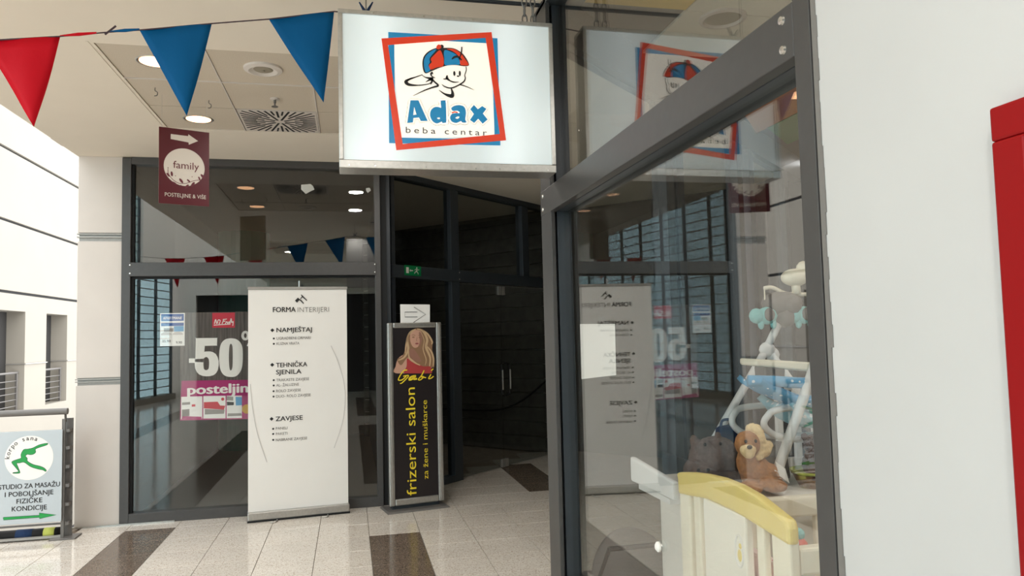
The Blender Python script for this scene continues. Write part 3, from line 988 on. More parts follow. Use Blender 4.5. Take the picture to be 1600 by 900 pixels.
pennant(bl(-0.855, 2.871), bl(-0.568, 2.919), bl(-0.662, 2.502), fb)
pennant(bl(-1.441, 2.787), bl(-1.157, 2.824), bl(-1.239, 2.433), fr)
pennant(bl(-1.96, 2.715), bl(-1.69, 2.74), bl(-1.78, 2.34), fr)
pennant(bl(-2.46, 2.70), bl(-2.2, 2.70), bl(-2.30, 2.30), fr)
pennant(bl(0.24, 2.985, 3.42), bl(0.5, 3.0, 3.42), bl(0.41, 2.6, 3.42), fb)
g = MB()
for (a, b) in (((0, 0, 0.0), (0.03, 0.0, 0.055)), ((0, 0, 0.0), (-0.03, 0, 0.05)), ((0, 0, 0.0), (0.045, 0, -0.005)), ((0, 0, 0.0), (-0.05, 0, -0.01))):
    o3 = Vector((0.0, 0.02, 0.02))
    g.tube([o3 + Vector(a), o3 + Vector(b)], [0.009, 0.003], 6)
g.done('tie', M['navy'], bu, label='dark blue tied knot')
g = MB()
kx = Vector(bl(-0.968, 2.855))
g.tube([kx + Vector((-0.02, 0, -0.012)), kx + Vector((0.022, 0, 0.028))], 0.004, 6)
g.done('knot', M['cord'], bu)
for (a, b, m) in ((bl(-0.968, 2.857), bl(-0.855, 2.874), fb), (bl(-1.157, 2.826), bl(-1.02, 2.848), fr)):
    A, B = Vector(a), Vector(b)
    MB().tube([A, A.lerp(B, .5), B], [0.003, 0.007, 0.004], 6).done('rolled_tape', m, bu)

# ---- crimson hanging sign
fa = thing('hanging_sign', 'crimson sign with white arrow and round leaf emblem hanging from the ceiling', 'sign', (-1.075, 5.25, 2.47), radians(21))
bd = MB().box(-0.157, 0.157, 0.0, 0.005, 0.0, 0.512).done('board', M['crimson'], fa)
MB().box(-0.157, 0.157, 0.0052, 0.0065, 0.0, 0.512).done('board_back', M['boardback'], fa, label='unprinted beige back')
MB().poly([(-0.0852, 0.4711), (0.0226, 0.4701), (0.0238, 0.4829), (0.0852, 0.4443), (0.0269, 0.4116), (0.0251, 0.4272), (-0.0861, 0.4371)], -0.001).done('arrow', M['dimwhite'], bd)
MB().disc((0.0, 0.255), 0.1275, -0.001, 48).done('round_emblem', M['dimwhite'], bd)
a0, a1 = (-0.07, 0.2414), (0.0916, 0.2349)
text(bd, 'lettering', 'family', a0[0], a0[1] + 0.002, a1[0] - a0[0], 0.048, M['crimson_ink'], -0.002)
a0, a1 = (-0.1197, 0.049), (0.1363, 0.0452)
text(bd, 'lettering', 'POSTELJINE & VIŠE', a0[0], a0[1], a1[0] - a0[0], 0.025, M['dimwhite'], -0.002)
g = MB()
g.stroke(smooth_line([(-0.1021, 0.2305), (-0.098, 0.1998), (-0.0724, 0.165), (-0.0326, 0.1426), (0.0133, 0.1469), (0.0596, 0.1683), (0.1183, 0.1803)], 5), 0.0035, -0.002)
for (c, ang, s) in (((-0.0783, 0.2018), 1.7, 1.0), ((-0.0201, 0.1607), 2.2, 1.1), ((0.026, 0.1651), 2.4, .8), ((0.0145, 0.1244), 0.9, 1.1), ((0.0527, 0.1424), 1.0, 1.2), ((0.0935, 0.1874), 2.0, .8), ((0.117, 0.2012), 2.3, 1.3), ((-0.0621, 0.1398), 2.6, 1.0), ((-0.1008, 0.1933), 2.2, .9)):
    L_, w_ = 0.017 * s, 0.007 * s
    g.poly([(c[0] + L_ * cos(t) * cos(ang) - w_ * sin(t) * sin(ang), c[1] + L_ * cos(t) * sin(ang) + w_ * sin(t) * cos(ang)) for t in [2 * pi * q / 12 for q in range(12)]], -0.0025)
for c in ((-0.101, 0.24), (-0.0555, 0.1904), (0.0479, 0.1944), (0.0918, 0.1631), (-0.0211, 0.1293)):
    g.disc(c, 0.003, -0.0025, 10)
g.done('leaf_garland', M['crimson_ink'], bd)
for x in (-0.14, 0.14):
    MB().tube([(x, 0.002, 0.51), (x, 0.002, 0.73)], 0.0008, 5).done('nylon_line', M['faint'], fa)

# ---- roll-up banner
ba = thing('roll_up_banner', 'tall white roll-up banner with black list standing before the dark shopfront', 'banner', (-0.446, 6.82, 0), radians(6.76))
MB().box(-0.428, 0.428, -0.045, 0.075, 0.012, 0.082).done('cassette', M['steel'], ba, bevel=0.008)
MB().box(-0.430, 0.430, -0.05, 0.08, 0.002, 0.014).done('cassette_base', M['rubber'], ba)
for x in (-0.235, 0.19):
    g = MB()
    g.tube([(x + 0.05, 0.0, 0.006), (x + 0.045, -0.10, 0.006), (x + 0.03, -0.125, 0.006), (x - 0.01, -0.12, 0.006)], 0.006, 8)
    g.done('foot', M['steel'], ba)
MB().tube([(0.012, 0.03, 0.05), (0.012, 0.03, 2.075)], 0.008, 8).done('support_pole', M['steel'], ba)
MB().box(-0.425, 0.43, -0.012, 0.014, 1.995, 2.02).done('top_bar', M['steel2'], ba, bevel=0.004)
g = MB()
cols, rows = 24, 30
grid = []
for j in range(rows + 1):
    z = 0.08 + (1.998 - 0.08) * j / rows
    grid.append([g.bm.verts.new((-0.42 - 0.004 * (1 - j / rows) + 0.845 * i / cols, 0.0015 * sin(5 * i / cols + j * .2), z)) for i in range(cols + 1)])
for j in range(rows):
    for i in range(cols):
        g.bm.faces.new((grid[j][i], grid[j][i + 1], grid[j + 1][i + 1], grid[j + 1][i]))
sh = g.done('banner_sheet', M['banner'], ba, smooth=True)
BY = -0.004
def bt(s, p0_, p1_, h, m, bold=0.0):
    text(sh, 'lettering', s, p0_[0], p0_[1], p1_[0] - p0_[0], h, m, BY, bold)
bt('FORMA', (-0.2158, 1.7964), (-0.0218, 1.7939), 0.043, M['ink'], 0.018)
bt('INTERIJERI', (-0.0051, 1.7937), (0.2665, 1.7916), 0.043, M['greyink'], -0.012)
g = MB()
for q in ([(-0.0279, 1.897), (-0.003, 1.9234), (0.0143, 1.9072), (-0.01, 1.8774)], [(0.0077, 1.9121), (0.0257, 1.9022), (0.0491, 1.8741), (0.0457, 1.865), (0.0156, 1.8967), (0.0056, 1.9024)], [(0.0227, 1.9512), (0.0307, 1.9491), (0.0776, 1.8997), (0.0729, 1.8928), (0.0373, 1.9259), (0.0211, 1.9093), (0.0157, 1.9142), (0.0306, 1.9316)]):
    g.poly(q, BY)
g.done('hammer_emblem', M['ink'], sh)
bt('NAMJEŠTAJ', (-0.1863, 1.6188), (0.1164, 1.6144), 0.038, M['ink'], 0.014)
for (s, a, b) in (('UGRADBENI ORMARI', (-0.1852, 1.5535), (0.1044, 1.5518)), ('KLIZNA VRATA', (-0.1854, 1.5068), (0.008, 1.507))):
    bt(s, a, b, 0.023, M['greyink'], 0.004)
for (s, a, b, h, bo, m) in (
    ('TEHNIČKA', (-0.191, 1.3113), (0.0737, 1.3014), 0.038, 0.014, 'ink'), ('SJENILA', (-0.1912, 1.2498), (0.024, 1.2467), 0.038, 0.014, 'ink'),
    ('TRAKASTE ZAVJESE', (-0.1898, 1.1883), (0.0895, 1.1818), 0.023, 0.004, 'greyink'), ('AL- ŽALUZINE', (-0.19, 1.1437), (0.0016, 1.1405), 0.023, 0.004, 'greyink'),
    ('ROLO ZAVJESE', (-0.1902, 1.0935), (0.0177, 1.0891), 0.023, 0.004, 'greyink'), ('DUO- ROLO ZAVJESE', (-0.1904, 1.0462), (0.1023, 1.0426), 0.023, 0.004, 'greyink'),
    ('ZAVJESE', (-0.1965, 0.8438), (0.0326, 0.8411), 0.038, 0.014, 'ink'),
    ('PANELI', (-0.1941, 0.7689), (-0.0978, 0.7654), 0.022, 0.004, 'greyink'), ('PAKETI', (-0.1943, 0.7218), (-0.098, 0.7209), 0.022, 0.004, 'greyink'), ('NABRANE ZAVJESE', (-0.1945, 0.6694), (0.0697, 0.6621), 0.022, 0.004, 'greyink')):
    bt(s, a, b, h, M[m], bo)
g = MB()
for c in ((-0.2203, 1.6374), (-0.2225, 1.3348), (-0.2294, 0.8652)):
    r = 0.017
    MB().poly([(c[0] - r, c[1]), (c[0], c[1] + r), (c[0] + r, c[1]), (c[0], c[1] - r)], BY).done('bullet_mark', M['ink'], sh)
for c in ((-0.2083, 1.5641), (-0.2084, 1.5175), (-0.2106, 1.2003), (-0.2108, 1.1541), (-0.212, 1.104), (-0.2122, 1.0578), (-0.2164, 0.7786), (-0.2165, 0.7344), (-0.2167, 0.683)):
    MB().disc(c, 0.0085, BY, 10).done('bullet_mark', M['ink'], sh)
for pts in ([(0.2808, 1.4888), (0.3526, 1.314), (0.4014, 1.0822), (0.382, 0.8257), (0.3011, 0.5754)], [(-0.4041, 1.1755), (-0.3836, 0.9541), (-0.3421, 0.7318), (-0.2692, 0.496)]):
    MB().stroke(smooth_line(pts, 6), 0.005, BY).done('swirl_line', M['faint'], sh)

# ---- salon totem
to = thing('poster_stand', 'narrow silver framed poster stand with yellow sideways lettering', 'sign stand', (0.575, 6.80, 0), radians(11.3))
MB().hexa([(-0.29, -0.10, 0), (0.29, -0.10, 0), (0.29, 0.21, 0), (-0.29, 0.21, 0), (-0.275, -0.085, 0.014), (0.275, -0.085, 0.014), (0.275, 0.195, 0.014), (-0.275, 0.195, 0.014)]).done('base_plate', M['rail'], to, bevel=0.002)
MB().box(-0.22, 0.22, 0.02, 0.09, 0.012, 1.66).done('core', M['anth2'], to)
FW = 0.052
for (x0, x1, z0, z1) in ((-0.25, -0.25 + FW, 0.045, 1.68), (0.25 - FW + 0.01, 0.26, 0.045, 1.68), (-0.25 + FW, 0.26 - FW, 0.045, 0.105), (-0.25 + FW, 0.26 - FW, 1.632, 1.68)):
    MB().box(x0, x1, -0.012, 0.03, z0, z1).done('frame', M['steel'], to, bevel=0.01)
    if x1 - x0 < 0.07:
        MB().box(x0 + 0.018, x1 - 0.018, -0.016, 0.0, z0 + 0.02, z1 - 0.02).done('frame_ridge', M['steel2'], to, bevel=0.003)
pn = MB().box(-0.2, 0.21, 0.0, 0.02, 0.1, 1.64).done('poster_panel', M['black_poster'], to)
# printed portrait of a blonde woman in a red top
def pp(pts, m, y, nm='portrait', k=4):
    MB().poly(closed_line(pts, k), y).done(nm, m, pn)
pp([(-0.1771, 1.2255), (-0.1762, 1.2881), (-0.1569, 1.3502), (-0.1148, 1.3847), (-0.0495, 1.4006), (0.0442, 1.3885), (0.1196, 1.3586), (0.1568, 1.3025), (0.1555, 1.2294), (0.1169, 1.2056)], M['skin'], -0.001, 'portrait_shoulder')
pp([(-0.0896, 1.2145), (-0.0746, 1.2841), (-0.0688, 1.3561), (-0.0319, 1.3276), (0.0146, 1.3033), (0.0709, 1.2875), (0.1379, 1.3123), (0.1561, 1.2659), (0.1455, 1.2043)], M['redtop'], -0.0014, 'portrait_top')
pp([(-0.0375, 1.5634), (-0.0757, 1.5099), (-0.0862, 1.4379), (-0.115, 1.3757), (-0.1615, 1.3503), (-0.1254, 1.2951), (-0.0594, 1.3648), (0.024, 1.3075), (0.0802, 1.2781), (0.1372, 1.2758), (0.1848, 1.2648), (0.1865, 1.3563), (0.1687, 1.4302), (0.1749, 1.5126), (0.1236, 1.5872), (0.0577, 1.6252), (0.0009, 1.6189)], M['blonde2'], -0.0018, 'portrait_hair')
pp([(-0.0207, 1.445), (0.0255, 1.3982), (0.0621, 1.3242), (0.0149, 1.3259), (-0.0314, 1.3638), (-0.0541, 1.4007)], M['skin2'], -0.0020, 'portrait_neck')
pp([(-0.0277, 1.5904), (-0.0397, 1.5453), (-0.0312, 1.4906), (-0.0065, 1.4536), (0.0264, 1.4527), (0.0601, 1.4882), (0.0752, 1.5425), (0.0666, 1.593), (0.0196, 1.6122)], M['skin'], -0.0024, 'portrait_face')
pp([(0.0457, 1.5889), (0.0711, 1.5774), (0.077, 1.5334), (0.06, 1.4809), (0.034, 1.4543), (0.0519, 1.5066)], M['skin2'], -0.0026, 'portrait_face_shade')
g = MB()
for pts, w in (([(0.015, 1.6187), (-0.0371, 1.5906), (-0.0663, 1.5187), (-0.0582, 1.437), (-0.0966, 1.366), (-0.1524, 1.341)], 18), ([(0.0008, 1.6126), (-0.0516, 1.5637), (-0.0762, 1.4828), (-0.0867, 1.4018)], 14), ([(0.0292, 1.6211), (0.0857, 1.5972), (0.1225, 1.5231), (0.1117, 1.4502), (0.1482, 1.3576), (0.142, 1.2756)], 20), ([(0.0481, 1.618), (0.1234, 1.5781), (0.17, 1.5036), (0.1647, 1.4762)], 14), ([(0.0665, 1.5884), (0.0938, 1.5147), (0.0829, 1.4328), (0.1098, 1.3407), (0.0993, 1.2864)], 7), ([(0.1026, 1.4779), (0.1588, 1.4122), (0.1814, 1.3382), (0.1754, 1.2743)], 14), ([(-0.0536, 1.4369), (-0.05, 1.3644), (-0.004, 1.3176), (0.052, 1.2882)], 12)):
    sl = smooth_line(pts, 5)
    g.stroke(sl, [w * 0.0009 * (0.4 + 0.9 * sin(pi * (i + 1) / (len(sl) + 1))) for i in range(len(sl))], -0.003)
g.done('portrait_hair_strands', M['blonde'], pn)
g = MB()
for c in ((-0.0078, 1.5463), (0.0544, 1.5412)):
    g.disc(c, 0.013, -0.0032, 12, 0.006)
g.stroke([(0.0279, 1.5437), (0.0199, 1.5147), (0.0292, 1.5072)], 0.004, -0.0032)
g.stroke(smooth_line([(-0.0235, 1.563), (-0.0075, 1.5681), (0.0112, 1.5604)], 4), 0.005, -0.0032)
g.stroke(smooth_line([(0.0395, 1.5598), (0.0566, 1.5631), (0.0716, 1.5536)], 4), 0.005, -0.0032)
g.done('portrait_eyes', M['blonde2'], pn)
MB().disc((0.0251, 1.4873), 0.017, -0.0032, 12, 0.008).done('portrait_mouth', M['lips'], pn)
MB().poly([(-0.1891, 1.2242), (0.2011, 1.2074), (0.2021, 1.1589), (-0.1897, 1.1769)], -0.0026).done('poster_band', M['black_poster'], pn)
# brush-script name
g = MB()
for pts, w in (([(-0.0705, 1.2497), (-0.103, 1.2448), (-0.1407, 1.197), (-0.1532, 1.1636), (-0.1181, 1.1646), (-0.0806, 1.1944)], 7), ([(-0.1084, 1.1956), (-0.0573, 1.1978), (-0.1185, 1.1378), (-0.1389, 1.1325)], 7), ([(-0.0013, 1.1953), (-0.0389, 1.1835), (-0.0532, 1.1616), (-0.0251, 1.1666), (0.0081, 1.1949), (-0.0111, 1.166), (0.0217, 1.1672)], 12), ([(0.0891, 1.2413), (0.0646, 1.197), (0.0329, 1.1603), (0.0545, 1.1566), (0.0833, 1.1825), (0.055, 1.1838), (0.1069, 1.1724)], 7), ([(0.155, 1.2021), (0.1305, 1.1649), (0.1544, 1.1656), (0.1786, 1.1828)], 7), ([(0.1769, 1.2514), (0.1556, 1.234)], 7)):
    g.stroke(smooth_line(pts, 5), w * 0.0014, -0.0038)
g.done('brush_script_lettering', M['yellow_ink'], pn)
a0, a1 = (0.0007, 0.1253), (0.0166, 1.0902)
text(pn, 'lettering', 'frizerski salon', a0[0] - 0.002, a0[1], a1[1] - a0[1], 0.088, M['yellow_ink'], -0.003, 0.0, rot=pi / 2)
a0, a1 = (0.1113, 0.2569), (0.1238, 0.9681)
text(pn, 'lettering', 'za žene i muškarce', a0[0], a0[1], a1[1] - a0[1], 0.047, M['yellow_ink'], -0.003, -0.004, rot=pi / 2)
# paper on top of it
pa_ = thing('paper_arrow_sign', 'white paper with a drawn arrow standing on the poster stand', 'paper', (0.575 + 0.018 * cos(radians(11.3)), 6.80 + 0.018, 1.678), radians(11.3))
sheet = MB().hexa([(-0.14, 0.01, 0.0), (0.14, 0.012, 0.004), (0.14, 0.0135, 0.004), (-0.14, 0.0115, 0), (-0.138, 0.018, 0.172), (0.146, 0.02, 0.168), (0.146, 0.0215, 0.168), (-0.138, 0.0195, 0.172)]).done('sheet', M['paper'], pa_)
g = MB()
g.stroke([(0.02, 0.055), (-0.098, 0.055), (-0.098, 0.1), (0.02, 0.1)], 0.0045, 0.008)
g.stroke([(-0.012, 0.146), (0.1, 0.078), (-0.018, 0.004)], 0.0045, 0.008)
g.done('drawn_arrow', M['ink'], sheet)

# ---- green exit sign on the entry transom
ex = thing('exit_sign', 'small green exit sign on the dark transom of the entry screen', 'sign', (0.404 + 0.255 * cos(EA) + 0.048 * sin(EA), 7.324 + 0.255 * sin(EA) - 0.048 * cos(EA), 2.165), EA)
pl_ = MB().box(-0.12, 0.12, -0.006, 0.0, 0.0, 0.102).done('plate', M['exit'], ex, bevel=0.001)
g = MB()
g.poly([(-0.1, 0.022), (-0.062, 0.022), (-0.062, 0.082), (-0.1, 0.082)], -0.008)
g.poly([(-0.04, 0.046), (0.0, 0.046), (0.0, 0.056), (-0.04, 0.056)], -0.008)
g.poly([(-0.052, 0.051), (-0.035, 0.036), (-0.035, 0.066)], -0.008)
g.disc((0.055, 0.081), 0.008, -0.008, 10)
for pts, w in (([(0.058, 0.07), (0.05, 0.045)], 0.014), ([(0.05, 0.045), (0.03, 0.04), (0.02, 0.022)], 0.008), ([(0.05, 0.045), (0.068, 0.036), (0.075, 0.018)], 0.008), ([(0.056, 0.068), (0.035, 0.066), (0.024, 0.056)], 0.006), ([(0.058, 0.068), (0.08, 0.06), (0.09, 0.068)], 0.006)):
    g.stroke(pts, w, -0.008)
g.done('running_figure_mark', M['white'], pl_)

# ---- sale poster and flyer stuck inside the glass
po = thing('sale_poster', 'dark wood patterned sale poster with huge white numerals behind the glass', 'poster', (-1.19, 7.063, 0.87))
pb_ = MB().box(-0.285, 0.52, 0.0, 0.002, 0.0, 0.945).done('print_sheet', M['poster_wood'], po)
MB().poly([(-0.2731, 0.3397), (0.4668, 0.3239), (0.4657, -0.028), (-0.2855, -0.009)], -0.0006).done('magenta_band', M['magenta'], pb_)
MB().poly([(-0.0176, 0.9378), (0.1753, 0.9379), (0.1753, 0.8012), (-0.0174, 0.8053)], -0.0006).done('red_tab', M['redink'], pb_)
g = MB()
for pts in ([(0.0009, 0.8395), (0.0117, 0.8796), (0.0194, 0.8391)], [(0.0259, 0.8413), (0.0335, 0.8734), (0.0498, 0.8673), (0.0411, 0.8363)], [(0.0824, 0.8817), (0.0661, 0.8381)], [(0.0715, 0.875), (0.1064, 0.8812)], [(0.0715, 0.8588), (0.0955, 0.863)], [(0.0933, 0.8376), (0.1064, 0.8581), (0.1151, 0.8395), (0.1261, 0.8577), (0.1326, 0.8391), (0.1436, 0.8852), (0.1479, 0.848), (0.1611, 0.8594), (0.1567, 0.8189)], [(-0.0045, 0.8281), (0.0607, 0.8313), (0.137, 0.8344)]):
    g.stroke(smooth_line(pts, 4), 0.007, -0.0012)
g.done('script_mark', M['white'], pb_)
MB().poly([(-0.2122, 0.536), (-0.1631, 0.5345), (-0.163, 0.4946), (-0.2121, 0.4962)], -0.0012).done('minus_mark', M['white'], pb_)
five = closed_line([(-0.155, 0.7111), (-0.155, 0.7145), (0.0228, 0.7124), (0.0249, 0.7124), (0.0228, 0.6458), (0.0196, 0.6436), (-0.0776, 0.6439), (-0.0797, 0.6428), (-0.0839, 0.5949), (-0.0828, 0.5914), (-0.0365, 0.5936), (0.0121, 0.5692), (0.0371, 0.5055), (0.0306, 0.4256), (-0.0039, 0.3811), (-0.0684, 0.3719), (-0.1274, 0.3911), (-0.1596, 0.4434), (-0.163, 0.5003), (-0.1598, 0.5025), (-0.0955, 0.4982), (-0.0923, 0.4958), (-0.0879, 0.441), (-0.0685, 0.4266), (-0.047, 0.4396), (-0.0428, 0.4965), (-0.0494, 0.531), (-0.0688, 0.5453), (-0.0881, 0.5322), (-0.0924, 0.53), (-0.1567, 0.5286), (-0.1588, 0.5344)], 2)
MB().poly(five, -0.0012).done('numeral', M['white'], pb_)
zo = closed_line([(0.1425, 0.706), (0.1971, 0.6908), (0.2355, 0.6378), (0.2431, 0.5337), (0.2331, 0.4302), (0.1915, 0.3684), (0.137, 0.3589), (0.0827, 0.378), (0.0501, 0.4364), (0.0414, 0.5397), (0.0521, 0.6427), (0.0879, 0.6936)], 5)
MB().poly(zo, -0.0012).done('numeral', M['white'], pb_)
MB().poly(closed_line([(0.1414, 0.6576), (0.1545, 0.6285), (0.1566, 0.5363), (0.1533, 0.4444), (0.1392, 0.4162), (0.1283, 0.4452), (0.1239, 0.5372), (0.1283, 0.6292)], 5), -0.0018).done('numeral_counter', M['poster_wood'], pb_)
MB().disc((0.2653, 0.7273), 0.035, -0.0012, 20, 0.044).disc((0.2653, 0.7273), 0.012, -0.0012, 12, 0.024).stroke([(0.3404, 0.7569), (0.285, 0.6307)], 0.018, -0.0012).disc((0.3568, 0.6578), 0.035, -0.0012, 20, 0.044).done('percent_mark', M['white'], pb_)
MB().disc((0.2653, 0.7273), 0.012, -0.0018, 14, 0.022).done('percent_counter', M['poster_wood'], pb_)
a0, a1 = (-0.226, 0.2169), (0.3559, 0.2093)
text(pb_, 'lettering', 'posteljina', a0[0], a0[1], ((0.2954, 0.2094)[0] - a0[0]) * 1.13, 0.082, M['white'], -0.0014, 0.03)
for (q, m) in (([(-0.2747, 0.1986), (-0.1002, 0.1971), (-0.0998, -0.001), (-0.276, 0.0018)], 'paper'), ([(-0.0917, 0.1978), (0.0957, 0.1924), (0.0958, -0.008), (-0.0912, -0.0014)], 'paper'), ([(0.1044, 0.192), (0.2351, 0.1889), (0.2349, -0.0124), (0.1045, -0.0084)], 'paper'),
               ([(-0.2681, 0.1477), (-0.2014, 0.1504), (-0.2013, 0.1278), (-0.268, 0.1251)], 'grey_pic'), ([(-0.1875, 0.1272), (-0.1577, 0.1282), (-0.1576, 0.1079), (-0.1874, 0.1069)], 'redink'), ([(-0.2679, 0.0857), (-0.2065, 0.0886), (-0.2063, 0.0266), (-0.2677, 0.0239)], 'grey_pic'), ([(-0.2645, 0.0294), (-0.1052, 0.0151), (-0.1051, -0.003), (-0.2718, 0.0027)], 'magenta'),
               ([(-0.0873, 0.1433), (0.0288, 0.1428), (0.0504, 0.1078), (0.0936, 0.1036), (0.0828, 0.0699), (-0.0871, 0.0889)], 'redink'), ([(-0.0786, 0.0828), (0.0882, 0.0697), (0.0828, 0.0335), (-0.0785, 0.0342)], 'grey_pic'), ([(0.1066, 0.1395), (0.1674, 0.1323), (0.1652, 0.1061), (0.1088, 0.1052)], 'ink'), ([(0.1805, 0.1798), (0.2351, 0.1752), (0.235, 0.1031), (0.1826, 0.1019)], 'cyan_ink'), ([(0.1153, 0.0343), (0.2295, 0.0313), (0.2349, 0.0082), (0.1131, 0.0093)], 'grey_pic'), ([(0.1044, 0.1886), (0.1609, 0.1806), (0.1609, 0.1463), (0.1044, 0.151)], 'grey_pic')):
    MB().poly(q, -0.001 if m == 'paper' else -0.0016).done('bedding_picture', M[m], pb_)
MB().disc((0.0719, 0.1637), 0.014, -0.0016, 14).done('price_dot', M['redink'], pb_)
MB().disc((0.2765, 0.0669), 0.042, -0.0016, 20).done('gold_seal', M['gold_ink'], pb_)
fy = thing('flyer', 'small white flyer with blue heading taped beside the sale poster', 'poster', (-1.54, 7.061, 1.52))
fp_ = MB().box(-0.102, 0.102, 0.0, 0.0015, 0.0, 0.292).done('print_sheet', M['paper'], fy)
for (x0, x1, z0, z1, m) in ((-0.094, 0.094, 0.222, 0.284, 'blue_ink'), (-0.094, 0.094, 0.178, 0.205, 'blue_ink'), (0.012, 0.094, 0.128, 0.176, 'cyan_ink'), (-0.07, 0.01, 0.128, 0.158, 'grey_pic')):
    MB().poly([(x0, z0), (x1, z0), (x1, z1), (x0, z1)], -0.0008).done('print_block', M[m], fp_)
for (s, x, z, w, h) in (('APARTMANE', -0.08, 0.236, 0.16, 0.024), ):
    text(fp_, 'lettering', s, x, z, w, h, M['white'], -0.0014, 0.012, shear=0.2)
for (s, x, z, w, h) in (('35,90', -0.084, 0.034, 0.07, 0.02), ('9,90', 0.03, 0.02, 0.05, 0.02)):
    text(fp_, 'lettering', s, x, z, w, h, M['ink'], -0.0014, 0.01)
g = MB()
for cx_ in (-0.05, 0.045):
    g.poly([(cx_ + 0.045 * cos(t), 0.098 + 0.028 * max(0, sin(t))) for t in [pi * q / 10 for q in range(11)]], -0.0014)
g.done('pillow_picture', M['faint'], fp_)
for (x, z, wd, hh, lab) in ((-0.37, 2.905, 0.12, 0.095, 'torn white sticker on the upper pane above the banner'), (0.187, 2.925, 0.045, 0.05, 'small white sticker near the right end of the upper pane')):
    st = thing('sticker', lab, 'sticker', (x, 7.0605, z))
    MB().prism([(-wd / 2, hh * .9), (-wd / 2, hh * .45), (-wd * .15, 0), (wd * .25, hh * .3), (wd / 2, hh * .45), (wd * .4, hh * .8), (wd * .2, hh)], 0.0, 0.001).done('paper_patch', M['paper'], st)

# ---- railing with the studio board
ra = thing('gallery_railing', 'grey tube railing beside the cream pier', 'railing', (-2.25, 6.72, 0))
MB().tube([(-3.6, -0.04, 1.015), (-0.9, -0.04, 1.015), (0.005, -0.04, 1.015)], 0.026, 14).done('handrail', M['rail'], ra, smooth=False)
MB().tube([(-0.012, -0.04, 1.0), (-0.012, -0.03, 0.93)], 0.009, 8).done('bracket', M['rail'], ra)
for y in (-0.06, 0.01):
    MB().box(-0.03, -0.005 if y < 0 else 0.03, y, y + 0.012, 0.0, 0.955).done('post', M['rail'], ra, bevel=0.002)
for z in (0.12, 0.27, 0.42, 0.57, 0.72, 0.86):
    MB().tube([(-3.6, -0.03, z), (0.0, -0.03, z)], 0.009, 8).done('bar', M['rail'], ra)
    MB().box(-0.005, 0.025, -0.05, 0.02, z - 0.012, z + 0.012).done('clamp', M['rail'], ra)
MB().box(-0.1, 0.09, -0.1, 0.06, 0.0, 0.012).done('foot_plate', M['rail'], ra, bevel=0.002)
MB().box(-3.6, -0.03, -0.055, -0.03, 0.012, 0.03).done('bottom_rail', M['steel2'], ra)
MB().box(-1.8, -1.75, -0.03, 0.0, 0.0, 1.0).done('post', M['rail'], ra)
ko = thing('studio_board', 'pale grey board with round green figure emblem on the railing', 'sign', (-2.49, 6.64, 0.146))
kb = MB().box(-0.262, 0.222, 0.0, 0.008, 0.0, 0.726).done('board', M['silver_board'], ko, bevel=0.002)
cc, cr = (-0.0145, 0.5153), (0.1595, 0.5051)
MB().disc(cc, cr[0] - cc[0], -0.001, 56).done('round_ground', M['white'], kb)
fig = closed_line([(-0.1298, 0.4036), (-0.0873, 0.4099), (-0.0998, 0.4356), (-0.131, 0.4776), (-0.1329, 0.4929), (-0.1009, 0.5052), (-0.0704, 0.5159), (-0.0709, 0.5455), (-0.0536, 0.5803), (-0.0253, 0.5831), (0.0111, 0.5901), (0.0516, 0.6103), (0.0923, 0.6197), (0.1168, 0.6202), (0.1047, 0.61), (0.0599, 0.5963), (0.0275, 0.582), (0.0295, 0.5576), (0.0118, 0.5434), (-0.0085, 0.5418), (-0.0288, 0.5457), (-0.0431, 0.5304), (-0.0299, 0.5117), (-0.0279, 0.4893), (0.0131, 0.4599), (0.0621, 0.4435), (0.0909, 0.4283), (0.1075, 0.4093), (0.1035, 0.4033), (0.087, 0.415), (0.0461, 0.4266), (-0.003, 0.4475), (-0.0481, 0.4842), (-0.0844, 0.481), (-0.1045, 0.4787), (-0.0918, 0.4396), (-0.0816, 0.4095), (-0.0847, 0.4008)], 3)
MB().stroke(fig + [fig[0]], 0.008, -0.0016).done('figure_outline', M['green_edge'], kb)
MB().poly(fig, -0.002).done('figure_emblem', M['green_ink'], kb)
R_ = (cr[0] - cc[0]) * 0.80
for i, chh in enumerate('korpo sana'):
    if chh == ' ':
        continue
    a = radians(176 - i * 11.6)
    text(kb, 'lettering', chh, cc[0] + R_ * cos(a), cc[1] + R_ * sin(a), None, 0.033, M['ink'], -0.002, 0.012, 'c', a - pi / 2)
for (s, a, b) in (('STUDIO ZA MASAŽU', (-0.2268, 0.277), (0.2103, 0.2679)), ('I POBOLJŠANJE', (-0.1827, 0.2174), (0.1634, 0.2128)), ('FIZIČKE', (-0.0993, 0.1601), (0.0842, 0.1558)), ('KONDICIJE', (-0.132, 0.1023), (0.1176, 0.0981))):
    text(kb, 'lettering', s, a[0], a[1] + 0.001, b[0] - a[0], 0.036, M['ink'], -0.002, 0.012)
ar = [(-0.1896, 0.0607), (0.0637, 0.0576), (0.0634, 0.0754), (0.186, 0.0528), (0.0665, 0.0342), (0.0639, 0.0451), (-0.1877, 0.043)]
MB().stroke(ar + [ar[0]], 0.007, -0.0016).done('arrow_outline', M['green_edge'], kb)
MB().poly(ar, -0.002).done('arrow', M['green_ink'], kb)
cr_ = thing('cloth_roll', 'dark cloth roll with blue and lime bands lying under the studio board', 'cloth', (-2.52, 6.735, 0.0))
MB().tube([(-0.32, 0, 0.042), (0.21, 0, 0.042)], 0.04, 14).done('roll', M['rubber'], cr_, smooth=True)
for (x0, x1, m) in ((-0.1, 0.02, 'navy'), (0.1, 0.18, 'limeplush')):
    MB().tube([(x0, 0, 0.042), (x1, 0, 0.042)], 0.0415, 14).done('band', M[m], cr_, smooth=True)

